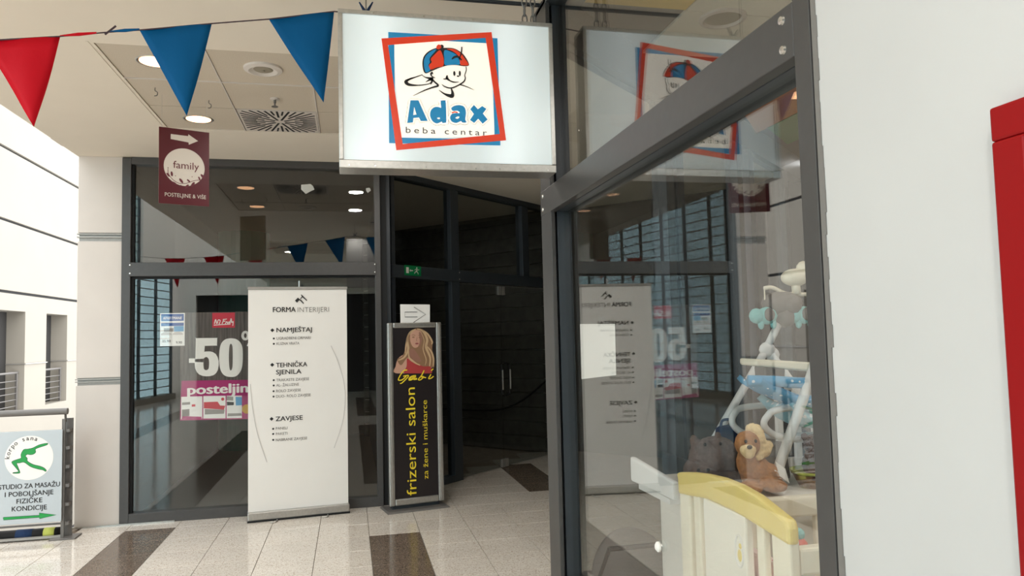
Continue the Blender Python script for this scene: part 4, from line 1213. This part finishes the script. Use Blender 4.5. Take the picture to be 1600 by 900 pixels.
# ================================================================== CEILING FIXTURES
def downlight(x, y, warm, lab, watt=22.0):
    t = thing('downlight', lab, 'lamp', (x, y, CZ + 0.006), 0, 'recessed round downlights')
    MB().lathe([(0.07, 0.05), (0.088, 0.0), (0.1, -0.004), (0.108, 0.0), (0.108, 0.01), (0.1, 0.05)], (0, 0, 0), 32).done('ring', M['steel'], t)
    MB().lathe([(0.086, 0.004), (0.086, -0.002)], (0, 0, 0), 32).done('diffuser', M['lampwarm' if warm else 'lampwhite'], t)
    if watt < 1:
        return
    ld = bpy.data.lights.new('lamp_glow', 'AREA')
    ld.shape = 'DISK'
    ld.size = 0.16
    ld.energy = watt
    ld.color = (1.0, 0.9, 0.78) if warm else (1.0, 0.97, 0.93)
    lo = bpy.data.objects.new('lamp_glow', ld)
    COL.objects.link(lo)
    lo.parent = t
    lo.location = (0, 0, -0.006)
downlight(-1.105, 4.6, True, 'round downlight partly behind the left blue pennant, the nearer of the left pair', 0.6)
downlight(-1.085, 5.77, True, 'round downlight right below the tip of a blue pennant, above the crimson sign', 0.6)
downlight(0.085, 5.65, False, 'round downlight hidden behind the box sign, nearer the dark shopfront', 5)
downlight(0.085, 4.45, False, 'round downlight hidden behind the box sign, nearer the viewer', 24)
downlight(0.75, 6.6, False, 'round downlight in the passage ceiling between the poster stand and the box sign', 0.5)
downlight(1.75, 7.3, False, 'round downlight in the passage ceiling before the glass doors', 0.5)
downlight(2.6, 7.6, False, 'round downlight deepest in the passage ceiling', 0.5)
downlight(1.25, 9.2, False, 'added round lamp behind the dark glass doors, brightening the block wall', 18)  # extra lamp, added so the block courses show through the glass
for (x, y, wh) in ((-1.1, -0.3, 'just behind the viewpoint on the atrium side'), (0.08, -0.3, 'just behind the viewpoint on the white wall side'), (-1.1, -3.2, 'far behind the viewpoint on the atrium side'), (0.08, -3.2, 'far behind the viewpoint on the white wall side')):
    downlight(x, y, False, 'round downlight ' + wh)
downlight(1.6, 0.9, False, 'added unseen lamp in the baby shop ceiling, nearer the viewer', 18)  # fill lamp added out of view to light the cot front
downlight(3.2, 2.0, False, 'added unseen lamp in the baby shop ceiling behind the swing', 12)  # second added lamp, out of view, lifts the shop interior
# speaker disc, sprinkler, hooks
sp = thing('ceiling_speaker', 'round white speaker disc on the ceiling tiles', 'speaker', (-0.5, 4.62, CZ + 0.006))
MB().lathe([(0.115, 0.0), (0.112, -0.012), (0.085, -0.02), (0.07, -0.012), (0.062, -0.008)], (0, 0, 0), 36).done('rim', M['plaster'], sp)
MB().lathe([(0.062, -0.006), (0.05, -0.012), (0.012, -0.014), (0.01, -0.02), (0.002, -0.021)], (0, 0, 0), 28).done('grille', M['greycol'], sp)
sk = thing('sprinkler', 'small fire sprinkler hanging from the tile beside the slotted vent', 'sprinkler', (-0.487, 5.2, CZ + 0.006))
MB().lathe([(0.032, 0.0), (0.03, -0.006), (0.012, -0.008), (0.012, -0.01)], (0, 0, 0), 20).done('rose', M['plaster'], sk)
MB().lathe([(0.009, -0.008), (0.009, -0.03), (0.006, -0.034), (0.006, -0.052), (0.022, -0.054), (0.022, -0.058)], (0, 0, 0), 12).done('head', M['rail'], sk)
for (x, y, lab) in ((-1.22, 5.08, 'small wire hook on the ceiling tile nearest the left seam'), (-0.93, 5.3, 'small wire hook on the ceiling tile right of the blue pennant')):
    hk = thing('ceiling_hook', lab, 'hook', (x, y, CZ + 0.006))
    MB().tube(smooth_line([(0, 0, 0.0), (0, 0, -0.02), (0.014, 0, -0.03), (0.012, 0, -0.05), (-0.004, 0, -0.055)]), 0.0028, 6).done('wire', M['rail'], hk)
# slotted vent tile
vt = thing('swirl_vent', 'square white ceiling vent with black radiating slots', 'vent', (PX0 + TS * 1.5, PY1 - 0.2817, CZ))
MB().box(-0.276, 0.276, -0.276, 0.276, 0.003, 0.02).done('plate', M['plaster'], vt)
def slot(a, r0, r1, w):
    ca, sa = cos(a), sin(a)
    pts = [(r0, -w), (r1, -w), (r1, w), (r0, w)]
    g = MB()
    q = [g.bm.verts.new((x * ca - y * sa, x * sa + y * ca, z)) for z in (0.0012, 0.004) for (x, y) in pts]
    for f in ((0, 1, 2, 3), (7, 6, 5, 4), (0, 4, 5, 1), (1, 5, 6, 2), (2, 6, 7, 3), (3, 7, 4, 0)):
        g.bm.faces.new([q[i] for i in f])
    g.done('slot', M['rubber'], vt)
for k in range(40):
    a = 2 * pi * k / 40
    R1 = min(0.345, 0.262 / max(abs(cos(a)), abs(sin(a))))
    if k % 4 == 0:
        slot(a, 0.04, R1, 0.0075)
    elif k % 2 == 0:
        slot(a, 0.115, R1, 0.0075)
    else:
        slot(a, 0.17, R1, 0.0065)

# ================================================================== INSIDE THE BABY SHOP
# ---- paper and knob on the glass
ps = thing('paper_sheet', 'blank white paper sheet taped inside the side shop window', 'paper', (1.024, 2.77, 1.345))
MB().hexa([(0, 0.0, 0.035), (0, 0.448, -0.005), (0, 0.446, 0.245), (0, -0.005, 0.237), (0.0015, 0.0, 0.035), (0.0015, 0.448, -0.005), (0.0015, 0.446, 0.245), (0.0015, -0.005, 0.237)]).done('sheet', M['paper'], ps)
kn = thing('suction_knob', 'small round white knob on the glass beside the cot', 'knob', (1.012, 2.366, 0.826))
MB().lathe([(0.012, 0.0), (0.017, -0.004), (0.017, -0.01), (0.010, -0.016), (0.003, -0.018)], (0, 0, 0), 20, 'x').done('cap', M['white'], kn, smooth=False)
MB().lathe([(0.019, 0.0005), (0.018, -0.003)], (0, 0, 0), 20, 'x').done('rim', M['steel'], kn)

# ---- cot, its end panel towards the window
co = thing('cot', 'cream plastic cot with a pale yellow rounded head rail behind the glass', 'cot', (1.1, 2.08, 0))
def cy(y):
    return y - 2.08
YL, YR = cy(2.405), cy(1.742)
cap_top = [(YL, 1.035), (YL + 0.012, 1.058), (cy(2.30), 1.078), (cy(2.201), 1.09), (cy(2.1), 1.097), (cy(2.001), 1.096), (cy(1.9), 1.086), (cy(1.833), 1.071), (YR - 0.02 + 0.028, 1.052), (YR, 1.03)]
cap_bot = [(YR, 0.985), (cy(1.9), 1.0), (cy(2.05), 1.012), (cy(2.2), 1.012), (YL, 0.985)]
g = MB()
out_ = cap_top + cap_bot
for (xa, xb) in ((0.0, 0.034),):
    A = [g.bm.verts.new((xa, p[0], p[1])) for p in out_]
    B = [g.bm.verts.new((xb, p[0], p[1])) for p in out_]
    g.bm.faces.new(A)
    g.bm.faces.new(list(reversed(B)))
    n = len(out_)
    for i in range(n):
        g.bm.faces.new((A[i], B[i], B[(i + 1) % n], A[(i + 1) % n]))
o = g.done('head_rail', M['yellow'], co, bevel=0.012, label='pale yellow rounded head rail')
o.modifiers['bevel'].segments = 3
def endbox(y0, y1, z0, z1, x0=0.008, x1=0.03, m='cream', nm='slat', bev=0.006):
    return MB().box(x0, x1, cy(y0), cy(y1), z0, z1).done(nm, M[m], co, bevel=bev)
endbox(2.325, 2.40, 0.0, 1.0, 0.004, 0.034, nm='post')
endbox(1.745, 1.832, 0.0, 1.0, 0.004, 0.034, nm='post')
endbox(2.258, 2.303, 0.2, 1.01)
endbox(1.876, 1.915, 0.2, 1.005)
pan = endbox(1.962, 2.222, 0.2, 1.012, 0.002, 0.028, 'cream2', 'panel')
endbox(1.75, 2.4, 0.14, 0.22, nm='bottom_rail')
g = MB()
ring = [(cos(t), sin(t)) for t in [2 * pi * q / 20 for q in range(20)]]
g.tube([(0.002, cy(2.0) + 0.022 * a, 0.905 + 0.045 * b) for a, b in ring], 0.004, 6, closed=True)
g.done('oval_badge', M['white'], pan)
MB().ball((0.004, cy(2.0), 0.892), (0.006, 0.013, 0.02), 2).ball((0.004, cy(1.995), 0.92), (0.006, 0.009, 0.009), 2).done('badge_relief', M['yellow'], pan)
# sides and inside
for (y0, y1, zt) in ((1.75, 1.79, 0.975), (2.36, 2.4, 0.955)):
    MB().box(0.036, 1.2, cy(y0), cy(y1), zt - 0.07, zt).done('side_rail', M['cream'], co, bevel=0.008)
    MB().box(0.036, 1.2, cy(y0), cy(y1), 0.2, 0.27).done('side_rail', M['cream'], co, bevel=0.008)
    for k in range(8):
        x = 0.1 + 0.135 * k
        MB().box(x, x + 0.04, cy(y0) + 0.008, cy(y1) - 0.008, 0.26, zt - 0.06).done('slat', M['cream'], co, bevel=0.005)
for (x0, x1) in ((1.16, 1.22),):
    MB().box(x0, x1, cy(1.745), cy(2.4), 0.0, 0.99).done('far_panel', M['cream'], co, bevel=0.008)
g = MB()
for q in (0.0, 0.012, 0.024):
    g.tube(smooth_line([(0.10 + q, cy(1.742), 0.99 - q), (0.11 + q, cy(1.735), 0.9), (0.125 + q, cy(1.735), 0.82), (0.12 + q, cy(1.737), 0.7)]), 0.006, 6)
g.ball((0.085, cy(1.74), 0.86), (0.028, 0.008, 0.045), 2)
g.done('side_latch', M['cream'], co, smooth=True)
MB().box(0.07, 1.15, cy(1.8), cy(2.35), 0.42, 0.55).done('mattress', M['dresser'], co, bevel=0.02)
MB().box(0.045, 0.075, cy(1.8), cy(2.35), 0.5, 0.9).done('bumper', M['bumper'], co, bevel=0.01, label='red dotted bumper cloth')
MB().hexa([(0.03, cy(2.415), 0.9), (0.03, cy(2.455), 0.88), (0.05, cy(2.455), 0.88), (0.05, cy(2.415), 0.9), (0.03, cy(2.415), 0.98), (0.03, cy(2.45), 0.96), (0.05, cy(2.45), 0.96), (0.05, cy(2.415), 0.98)]).done('price_tag', M['paper'], co)

# ---- dresser behind the cot, with a changing tray edge
de = thing('changing_dresser', 'white slatted dresser behind the cot carrying the baby swing', 'dresser', (1.75, 2.85, 0))
MB().box(-0.5, 0.75, -0.4, 0.17, 0.9, 0.93).done('top_board', M['dresser'], de, bevel=0.004)
MB().box(-0.46, 0.72, -0.36, 0.15, 0.02, 0.9).done('carcass', M['dresser'], de, bevel=0.004)
for k in range(3):
    d = MB().box(-0.44, 0.7, -0.375, -0.36, 0.06 + 0.28 * k, 0.32 + 0.28 * k).done('drawer', M['dresser'], de, bevel=0.004)
    MB().tube([(0.05, -0.375, 0.19 + 0.28 * k), (0.05, -0.395, 0.19 + 0.28 * k)], 0.012, 10).done('knob', M['steel2'], d)
tr_ = thing('changing_tray', 'white plank edge jutting out left of the yellow cot rail', 'tray', (1.16, 2.72, 0.935))
MB().hexa([(-0.06, -0.28, 0.02), (-0.09, 0.05, 0.03), (-0.065, 0.05, 0.03), (-0.035, -0.28, 0.02), (-0.06, -0.28, 0.085), (-0.09, 0.05, 0.125), (-0.065, 0.05, 0.125), (-0.035, -0.28, 0.085)]).done('side_plank', M['tube'], tr_, bevel=0.008)
MB().box(-0.06, 0.05, -0.25, 0.04, 0.0, 0.02).done('bottom', M['tube'], tr_)

# ---- baby swing
sw = thing('baby_swing', 'white tube baby swing with blue dotted seat on the dresser', 'baby swing', (1.8, 2.78, 0.93))
def q(x, y, z):
    return (x - 1.8, y - 2.78, z - 0.93)
R0 = 0.0165
MB().tube([q(1.444, 2.965, 0.945), q(1.80, 2.965, 1.45)], R0, 12).done('leg', M['tube'], sw, smooth=True)
MB().tube([q(1.80, 2.965, 1.45), q(1.89, 2.965, 1.60)], R0, 12).done('leg', M['tube'], sw, smooth=True)
MB().tube([q(1.81, 2.965, 1.46), q(2.2, 2.965, 0.94)], R0, 12).done('leg', M['tube'], sw, smooth=True)
MB().tube([q(1.545, 2.55, 0.945), q(1.72, 2.55, 1.32), q(1.86, 2.58, 1.6)], [0.019, 0.019, 0.016], 12).done('leg', M['tube'], sw, smooth=True)
MB().tube([q(1.86, 2.58, 1.6), q(2.16, 2.55, 0.94)], R0, 12).done('leg', M['tube'], sw, smooth=True)
MB().tube([q(1.53, 2.55, 0.962), q(1.565, 2.55, 1.01)], 0.026, 12).done('foot', M['tube'], sw, smooth=True)
MB().ball(q(1.81, 2.965, 1.455), (0.04, 0.022, 0.036), 2).ball(q(1.838, 2.97, 1.432), (0.034, 0.02, 0.034), 2).done('joint_cover', M['tube'], sw, smooth=True)
MB().ball(q(1.89, 2.96, 1.66), (0.10, 0.05, 0.055), 3).ball(q(1.90, 2.96, 1.60), (0.05, 0.05, 0.05), 2).ball(q(1.92, 2.93, 1.655), (0.045, 0.04, 0.045), 2).done('motor_housing', M['greyplastic'], sw, smooth=True, label='grey motor housing')
mo = MB().ball(q(1.955, 2.95, 1.775), (0.065, 0.05, 0.04), 3).ball(q(2.0, 2.95, 1.81), (0.035, 0.03, 0.04), 2).tube([q(1.96, 2.95, 1.70), q(1.955, 2.95, 1.76)], 0.02, 10).done('mobile_head', M['cream'], sw, smooth=True)
MB().tube(smooth_line([q(1.80, 2.95, 1.728), q(1.84, 2.95, 1.73), q(1.90, 2.95, 1.705), q(1.95, 2.95, 1.70)]), 0.009, 8).done('mobile_arm', M['cream'], mo, smooth=True)
MB().tube(smooth_line([q(1.95, 2.95, 1.70), q(2.02, 2.95, 1.70), q(2.10, 2.95, 1.725)]), 0.009, 8).done('mobile_arm', M['cream'], mo, smooth=True)
MB().tube([q(1.80, 2.95, 1.725), q(1.80, 2.95, 1.64)], 0.003, 6).done('mobile_string', M['cream'], mo)
for cx_ in (1.80, 1.985):
    o = MB()
    o.ball(q(cx_, 2.94, 1.605), (0.05, 0.028, 0.04), 2).ball(q(cx_ - 0.05, 2.94, 1.605), (0.035, 0.026, 0.035), 2).ball(q(cx_ + 0.03, 2.94, 1.57), (0.014, 0.016, 0.025), 2).ball(q(cx_ - 0.03, 2.94, 1.57), (0.014, 0.016, 0.025), 2)
    o = o.done('hanging_toy', M['teal'], mo, smooth=True, label='pale teal elephant toy of the mobile')
    MB().ball(q(cx_ + 0.0, 2.917, 1.61), (0.026, 0.012, 0.03), 2).done('toy_ear', M['greyplastic'], o, smooth=True)
for pts in ([q(1.95, 2.86, 1.225), q(1.62, 2.82, 1.225), q(1.545, 2.80, 1.20), q(1.535, 2.79, 1.155), q(1.60, 2.78, 1.115), q(1.80, 2.78, 1.10), q(2.1, 2.8, 1.1)],
            [q(2.0, 2.62, 1.245), q(1.66, 2.62, 1.235), q(1.585, 2.62, 1.205), q(1.575, 2.62, 1.165), q(1.64, 2.62, 1.125), q(1.8, 2.62, 1.105), q(2.1, 2.62, 1.09)]):
    MB().tube(smooth_line(pts), 0.0135, 10).done('seat_tube', M['tube'], sw, smooth=True)
# seat bucket
def shell(prof, y0, y1, m, nm, thick=0.02):
    g = MB()
    rows = []
    for k in range(7):
        t = k / 6
        y = y0 + (y1 - y0) * t
        lift = 0.025 * (abs(2 * t - 1) ** 2.5)
        rows.append([g.bm.verts.new(q(x, y, z + lift)) for (x, z) in prof])
    for A, B in zip(rows, rows[1:]):
        for i in range(len(prof) - 1):
            g.bm.faces.new((A[i], A[i + 1], B[i + 1], B[i]))
    o = g.done(nm, M[m], sw, smooth=True)
    s = o.modifiers.new('thick', 'SOLIDIFY')
    s.thickness = thick
    return o
shell(smooth_line([(1.53, 1.325), (1.60, 1.285), (1.72, 1.24), (1.85, 1.225), (1.98, 1.27), (2.08, 1.40), (2.14, 1.56)]), 2.56, 2.74, 'bluefab', 'seat_cover')
MB().tube(smooth_line([q(1.50, 2.60, 1.35), q(1.60, 2.58, 1.345), q(1.75, 2.57, 1.335), q(1.9, 2.6, 1.36)]), 0.022, 10).done('seat_edge', M['bluefab'], sw, smooth=True)
shell(smooth_line([(1.70, 1.25), (1.76, 1.19), (1.84, 1.17), (1.94, 1.18), (2.05, 1.21)]), 2.60, 2.84, 'bluefab2', 'seat_skirt', 0.03)
MB().hexa([q(1.545, 2.62, 1.405), q(1.80, 2.60, 1.372), q(1.80, 2.75, 1.372), q(1.55, 2.75, 1.405), q(1.545, 2.62, 1.432), q(1.80, 2.60, 1.41), q(1.80, 2.75, 1.41), q(1.55, 2.75, 1.432)]).done('tray', M['cream'], sw, bevel=0.008)
MB().hexa([q(1.60, 2.64, 1.31), q(1.68, 2.64, 1.30), q(1.68, 2.72, 1.30), q(1.60, 2.72, 1.31), q(1.595, 2.64, 1.40), q(1.69, 2.64, 1.40), q(1.69, 2.72, 1.40), q(1.595, 2.72, 1.40)]).done('tray_bracket', M['greyplastic'], sw, bevel=0.008)
# slatted chair back seen between the tubes
hc = thing('slatted_crib_side', 'white slatted cot side leaning behind the swing tubes', 'cot side', (2.0, 3.003, 0.93))
for k in range(6):
    x = -0.14 + 0.09 * k
    MB().box(x, x + 0.03, -0.012, 0.012, 0.02, 0.36).done('slat', M['tube'], hc, bevel=0.004)
for z in (0.0, 0.34):
    MB().box(-0.16, 0.36, -0.016, 0.016, z, z + 0.04).done('rail', M['tube'], hc, bevel=0.004)

# ---- plush toys
def plush(o, vox=0.006, amp=0.006):
    r = o.modifiers.new('skin', 'REMESH')
    r.mode = 'VOXEL'
    r.voxel_size = vox
    r.use_smooth_shade = True
    s = o.modifiers.new('smooth', 'SMOOTH')
    s.iterations = 6
    tx = bpy.data.textures.get('fur') or bpy.data.textures.new('fur', 'CLOUDS')
    tx.noise_scale = 0.012
    d = o.modifiers.new('fur', 'DISPLACE')
    d.texture = tx
    d.strength = amp
    d.mid_level = 0.5
    return o
hp = thing('plush_hippo', 'grey brown plush hippo lying on the dresser behind the yellow rail', 'plush toy', (1.37, 2.71, 0.938))
hp.scale = (1.22, 1.1, 1.25)
g = MB()
g.ball((0.06, 0.06, 0.07), (0.085, 0.1, 0.075)).ball((0.0, 0.0, 0.085), (0.062, 0.06, 0.06)).ball((-0.045, -0.03, 0.055), (0.05, 0.045, 0.042)).ball((-0.055, -0.05, 0.045), (0.036, 0.03, 0.032))
g.ball((-0.065, -0.062, 0.062), (0.014, 0.014, 0.012)).ball((-0.035, -0.068, 0.062), (0.014, 0.014, 0.012))
g.ball((-0.02, -0.03, 0.135), (0.018, 0.016, 0.017)).ball((0.03, -0.03, 0.135), (0.018, 0.016, 0.017))
g.ball((0.0, -0.06, 0.018), (0.03, 0.04, 0.02)).ball((0.09, -0.03, 0.02), (0.03, 0.04, 0.022)).ball((-0.035, 0.02, 0.14), (0.015, 0.01, 0.022)).ball((0.05, 0.02, 0.145), (0.015, 0.01, 0.022))
plush(g.done('body', M['hippo'], hp))
for (x, y, z) in ((-0.066, -0.078, 0.064), (-0.036, -0.084, 0.064)):
    MB().ball((x, y, z), (0.006, 0.004, 0.005), 2).done('nostril', M['rubber'], hp)
for (x, y, z) in ((-0.026, -0.046, 0.135), (0.026, -0.048, 0.135)):
    MB().ball((x, y, z), (0.005, 0.005, 0.006), 2).done('eye', M['rubber'], hp)
li = thing('plush_lion', 'golden plush lion with cream mane sitting beside the hippo', 'plush toy', (1.475, 2.565, 0.943))
g = MB()
g.ball((0.03, 0.02, 0.06), (0.06, 0.055, 0.07)).ball((-0.01, 0.01, 0.1), (0.04, 0.04, 0.06)).ball((-0.02, -0.015, 0.175), (0.048, 0.045, 0.05))
g.ball((-0.03, -0.05, 0.022), (0.035, 0.06, 0.022)).ball((0.06, -0.05, 0.022), (0.05, 0.055, 0.024)).ball((0.08, 0.0, 0.05), (0.045, 0.045, 0.045))
bo_ = plush(g.done('body', M['lion'], li))
g = MB()
g.ball((-0.035, -0.045, 0.158), (0.032, 0.026, 0.024)).ball((-0.035, -0.05, 0.14), (0.022, 0.02, 0.014))
plush(g.done('muzzle', M['mane'], li), 0.005, 0.003)
g = MB()
g.ball((0.032, 0.005, 0.185), (0.03, 0.04, 0.06)).ball((0.045, 0.0, 0.15), (0.04, 0.035, 0.035)).ball((0.02, 0.02, 0.225), (0.024, 0.022, 0.022)).ball((0.07, -0.005, 0.165), (0.022, 0.02, 0.018)).ball((0.025, -0.005, 0.125), (0.02, 0.03, 0.02))
plush(g.done('mane', M['mane'], li), 0.005, 0.012)
for (x, y, z) in ((-0.045, -0.05, 0.19), (-0.008, -0.056, 0.19)):
    MB().ball((x, y, z), (0.006, 0.005, 0.007), 2).done('eye', M['rubber'], li)
MB().ball((-0.042, -0.07, 0.172), (0.011, 0.007, 0.008), 2).done('nose', M['rubber'], li)
MB().hexa([(0.075, -0.07, 0.06), (0.115, -0.07, 0.03), (0.115, -0.068, 0.03), (0.075, -0.068, 0.06), (0.06, -0.07, 0.115), (0.1, -0.07, 0.085), (0.1, -0.068, 0.085), (0.06, -0.068, 0.115)]).done('care_label', M['paper'], li)
br_ = thing('plush_bear', 'dark brown plush bear at the right end of the dresser', 'plush toy', (1.77, 2.60, 0.96))
g = MB()
g.ball((0.0, 0.0, 0.055), (0.05, 0.045, 0.055)).ball((-0.005, -0.01, 0.13), (0.042, 0.04, 0.045)).ball((-0.04, 0, 0.165), (0.016, 0.01, 0.016)).ball((0.03, 0, 0.17), (0.016, 0.01, 0.016)).ball((-0.04, -0.04, 0.02), (0.024, 0.035, 0.02)).ball((0.035, -0.04, 0.02), (0.024, 0.035, 0.02)).ball((-0.045, -0.02, 0.075), (0.018, 0.018, 0.035))
plush(g.done('body', M['brownplush'], br_))
MB().ball((-0.01, -0.048, 0.12), (0.018, 0.012, 0.014), 2).done('muzzle', M['woodbrown'], br_, smooth=True)
bk = thing('wicker_basket', 'brown basket with lime lining under the dark plush bear', 'basket', (1.77, 2.60, 0.93))
MB().lathe([(0.06, 0.0), (0.085, 0.05), (0.09, 0.052), (0.08, 0.05), (0.058, 0.006)], (0, 0, 0), 28).done('bowl', M['woodbrown'], bk)
MB().lathe([(0.082, 0.05), (0.092, 0.058), (0.094, 0.066), (0.086, 0.062), (0.08, 0.056)], (0, 0, 0), 28).done('lining', M['limeplush'], bk)
# ---- navy bag behind the toys
bgk = thing('navy_bag', 'dark navy bag standing behind the plush hippo', 'bag', (1.56, 2.88, 0.93))
MB().hexa([(-0.06, -0.03, 0), (0.06, -0.03, 0), (0.06, 0.05, 0), (-0.06, 0.05, 0), (-0.05, -0.01, 0.21), (0.05, -0.01, 0.22), (0.05, 0.03, 0.22), (-0.05, 0.03, 0.21)]).done('body', M['navy'], bgk, bevel=0.015)
MB().tube(smooth_line([(-0.03, 0.01, 0.21), (-0.02, 0.01, 0.235), (0.02, 0.01, 0.235), (0.03, 0.01, 0.215)]), 0.006, 8).done('handle', M['navy'], bgk)
gb = thing('grey_pouch', 'grey fabric pouch standing behind the plush lion', 'bag', (1.68, 2.76, 0.93))
MB().hexa([(-0.09, -0.02, 0), (0.08, -0.02, 0), (0.08, 0.06, 0), (-0.09, 0.06, 0), (-0.08, 0.0, 0.17), (0.075, 0.0, 0.15), (0.075, 0.03, 0.15), (-0.08, 0.03, 0.17)]).done('body', M['greyfab'], gb, bevel=0.015)
MB().box(-0.07, 0.06, -0.024, -0.012, 0.03, 0.1).done('pocket', M['greyfab'], gb, bevel=0.006)
tb = thing('toy_ball', 'coral and teal toy ball inside the cot near the window post', 'toy', (1.36, 2.1, 0.552))
MB().ball((0, 0, 0.31), (0.03, 0.03, 0.04), 2).done('lower_half', M['coral'], tb, smooth=True)
MB().ball((0, 0, 0.355), (0.02, 0.02, 0.02), 2).tube([(0, 0, 0), (0, 0, 0.3)], 0.01, 8).done('upper_half', M['teal'], tb, smooth=True)

# ---- grey stroller low behind the glass
sr = thing('stroller', 'grey fabric stroller with a rounded hood at the foot of the window', 'stroller', (1.28, 3.32, 0))
sr.scale = (0.8, 0.8, 0.85)
g = MB()
rows = []
for i in range(9):
    a = pi * 0.62 * i / 8
    rows.append([g.bm.verts.new((0.24 * cos(pi * k / 16), 0.02 - 0.26 * cos(a) * (0.25 + 0.75 * sin(pi * k / 16)), 0.42 + 0.30 * sin(a) * sin(pi * k / 16) + 0.02)) for k in range(17)])
for A, B in zip(rows, rows[1:]):
    for k in range(16):
        g.bm.faces.new((A[k], A[k + 1], B[k + 1], B[k]))
o = g.done('hood', M['greyfab'], sr, smooth=True)
s = o.modifiers.new('thick', 'SOLIDIFY')
s.thickness = 0.012
MB().hexa([(-0.19, -0.2, 0.28), (0.19, -0.2, 0.28), (0.19, 0.3, 0.3), (-0.19, 0.3, 0.3), (-0.23, -0.24, 0.44), (0.23, -0.24, 0.44), (0.23, 0.34, 0.44), (-0.23, 0.34, 0.44)]).done('seat_tub', M['greyfab'], sr, bevel=0.03)
MB().hexa([(-0.17, -0.15, 0.12), (0.17, -0.15, 0.12), (0.17, 0.2, 0.12), (-0.17, 0.2, 0.12), (-0.19, -0.2, 0.24), (0.19, -0.2, 0.24), (0.19, 0.25, 0.24), (-0.19, 0.25, 0.24)]).done('basket', M['rubber'], sr, bevel=0.02)
for x in (-0.24, 0.24):
    MB().tube([(x, 0.3, 0.1), (x, 0.0, 0.42), (x, -0.28, 0.72)], 0.011, 8).done('frame_tube', M['rubber'], sr)
    MB().tube([(x, -0.28, 0.1), (x, 0.0, 0.42)], 0.011, 8).done('frame_tube', M['rubber'], sr)
    for y in (-0.28, 0.3):
        w_ = MB()
        w_.tube([(x + (0.012 if x > 0 else -0.012), y + 0.075 * cos(2 * pi * k / 20), 0.092 + 0.075 * sin(2 * pi * k / 20)) for k in range(20)], 0.016, 8, closed=True)
        w_ = w_.done('wheel', M['rubber'], sr, smooth=True)
        MB().tube([(x - 0.01, y, 0.092), (x + 0.03 * (1 if x > 0 else -1), y, 0.092)], 0.02, 10).done('hub', M['greyplastic'], w_)
MB().tube([(-0.24, -0.28, 0.72), (0.24, -0.28, 0.72)], 0.013, 8).done('push_bar', M['rubber'], sr)
MB().poly([(0.0, 0.5), (0.02, 0.5), (0.02, 0.52), (0.0, 0.52)], -0.256).done('red_tag', M['redink'], sr)
# ---- round vent in the shop ceiling
rv = thing('round_vent', 'round white vent in the baby shop ceiling behind the upper pane', 'vent', (1.99, 3.55, 3.235))
MB().lathe([(0.125, 0.0), (0.125, -0.012), (0.105, -0.016), (0.1, -0.004), (0.098, 0.0)], (0, 0, 0), 36).done('ring', M['plaster'], rv)
MB().lathe([(0.099, -0.001), (0.085, -0.006), (0.02, -0.008), (0.004, -0.008)], (0, 0, 0), 28).done('disc', M['greycol'], rv)
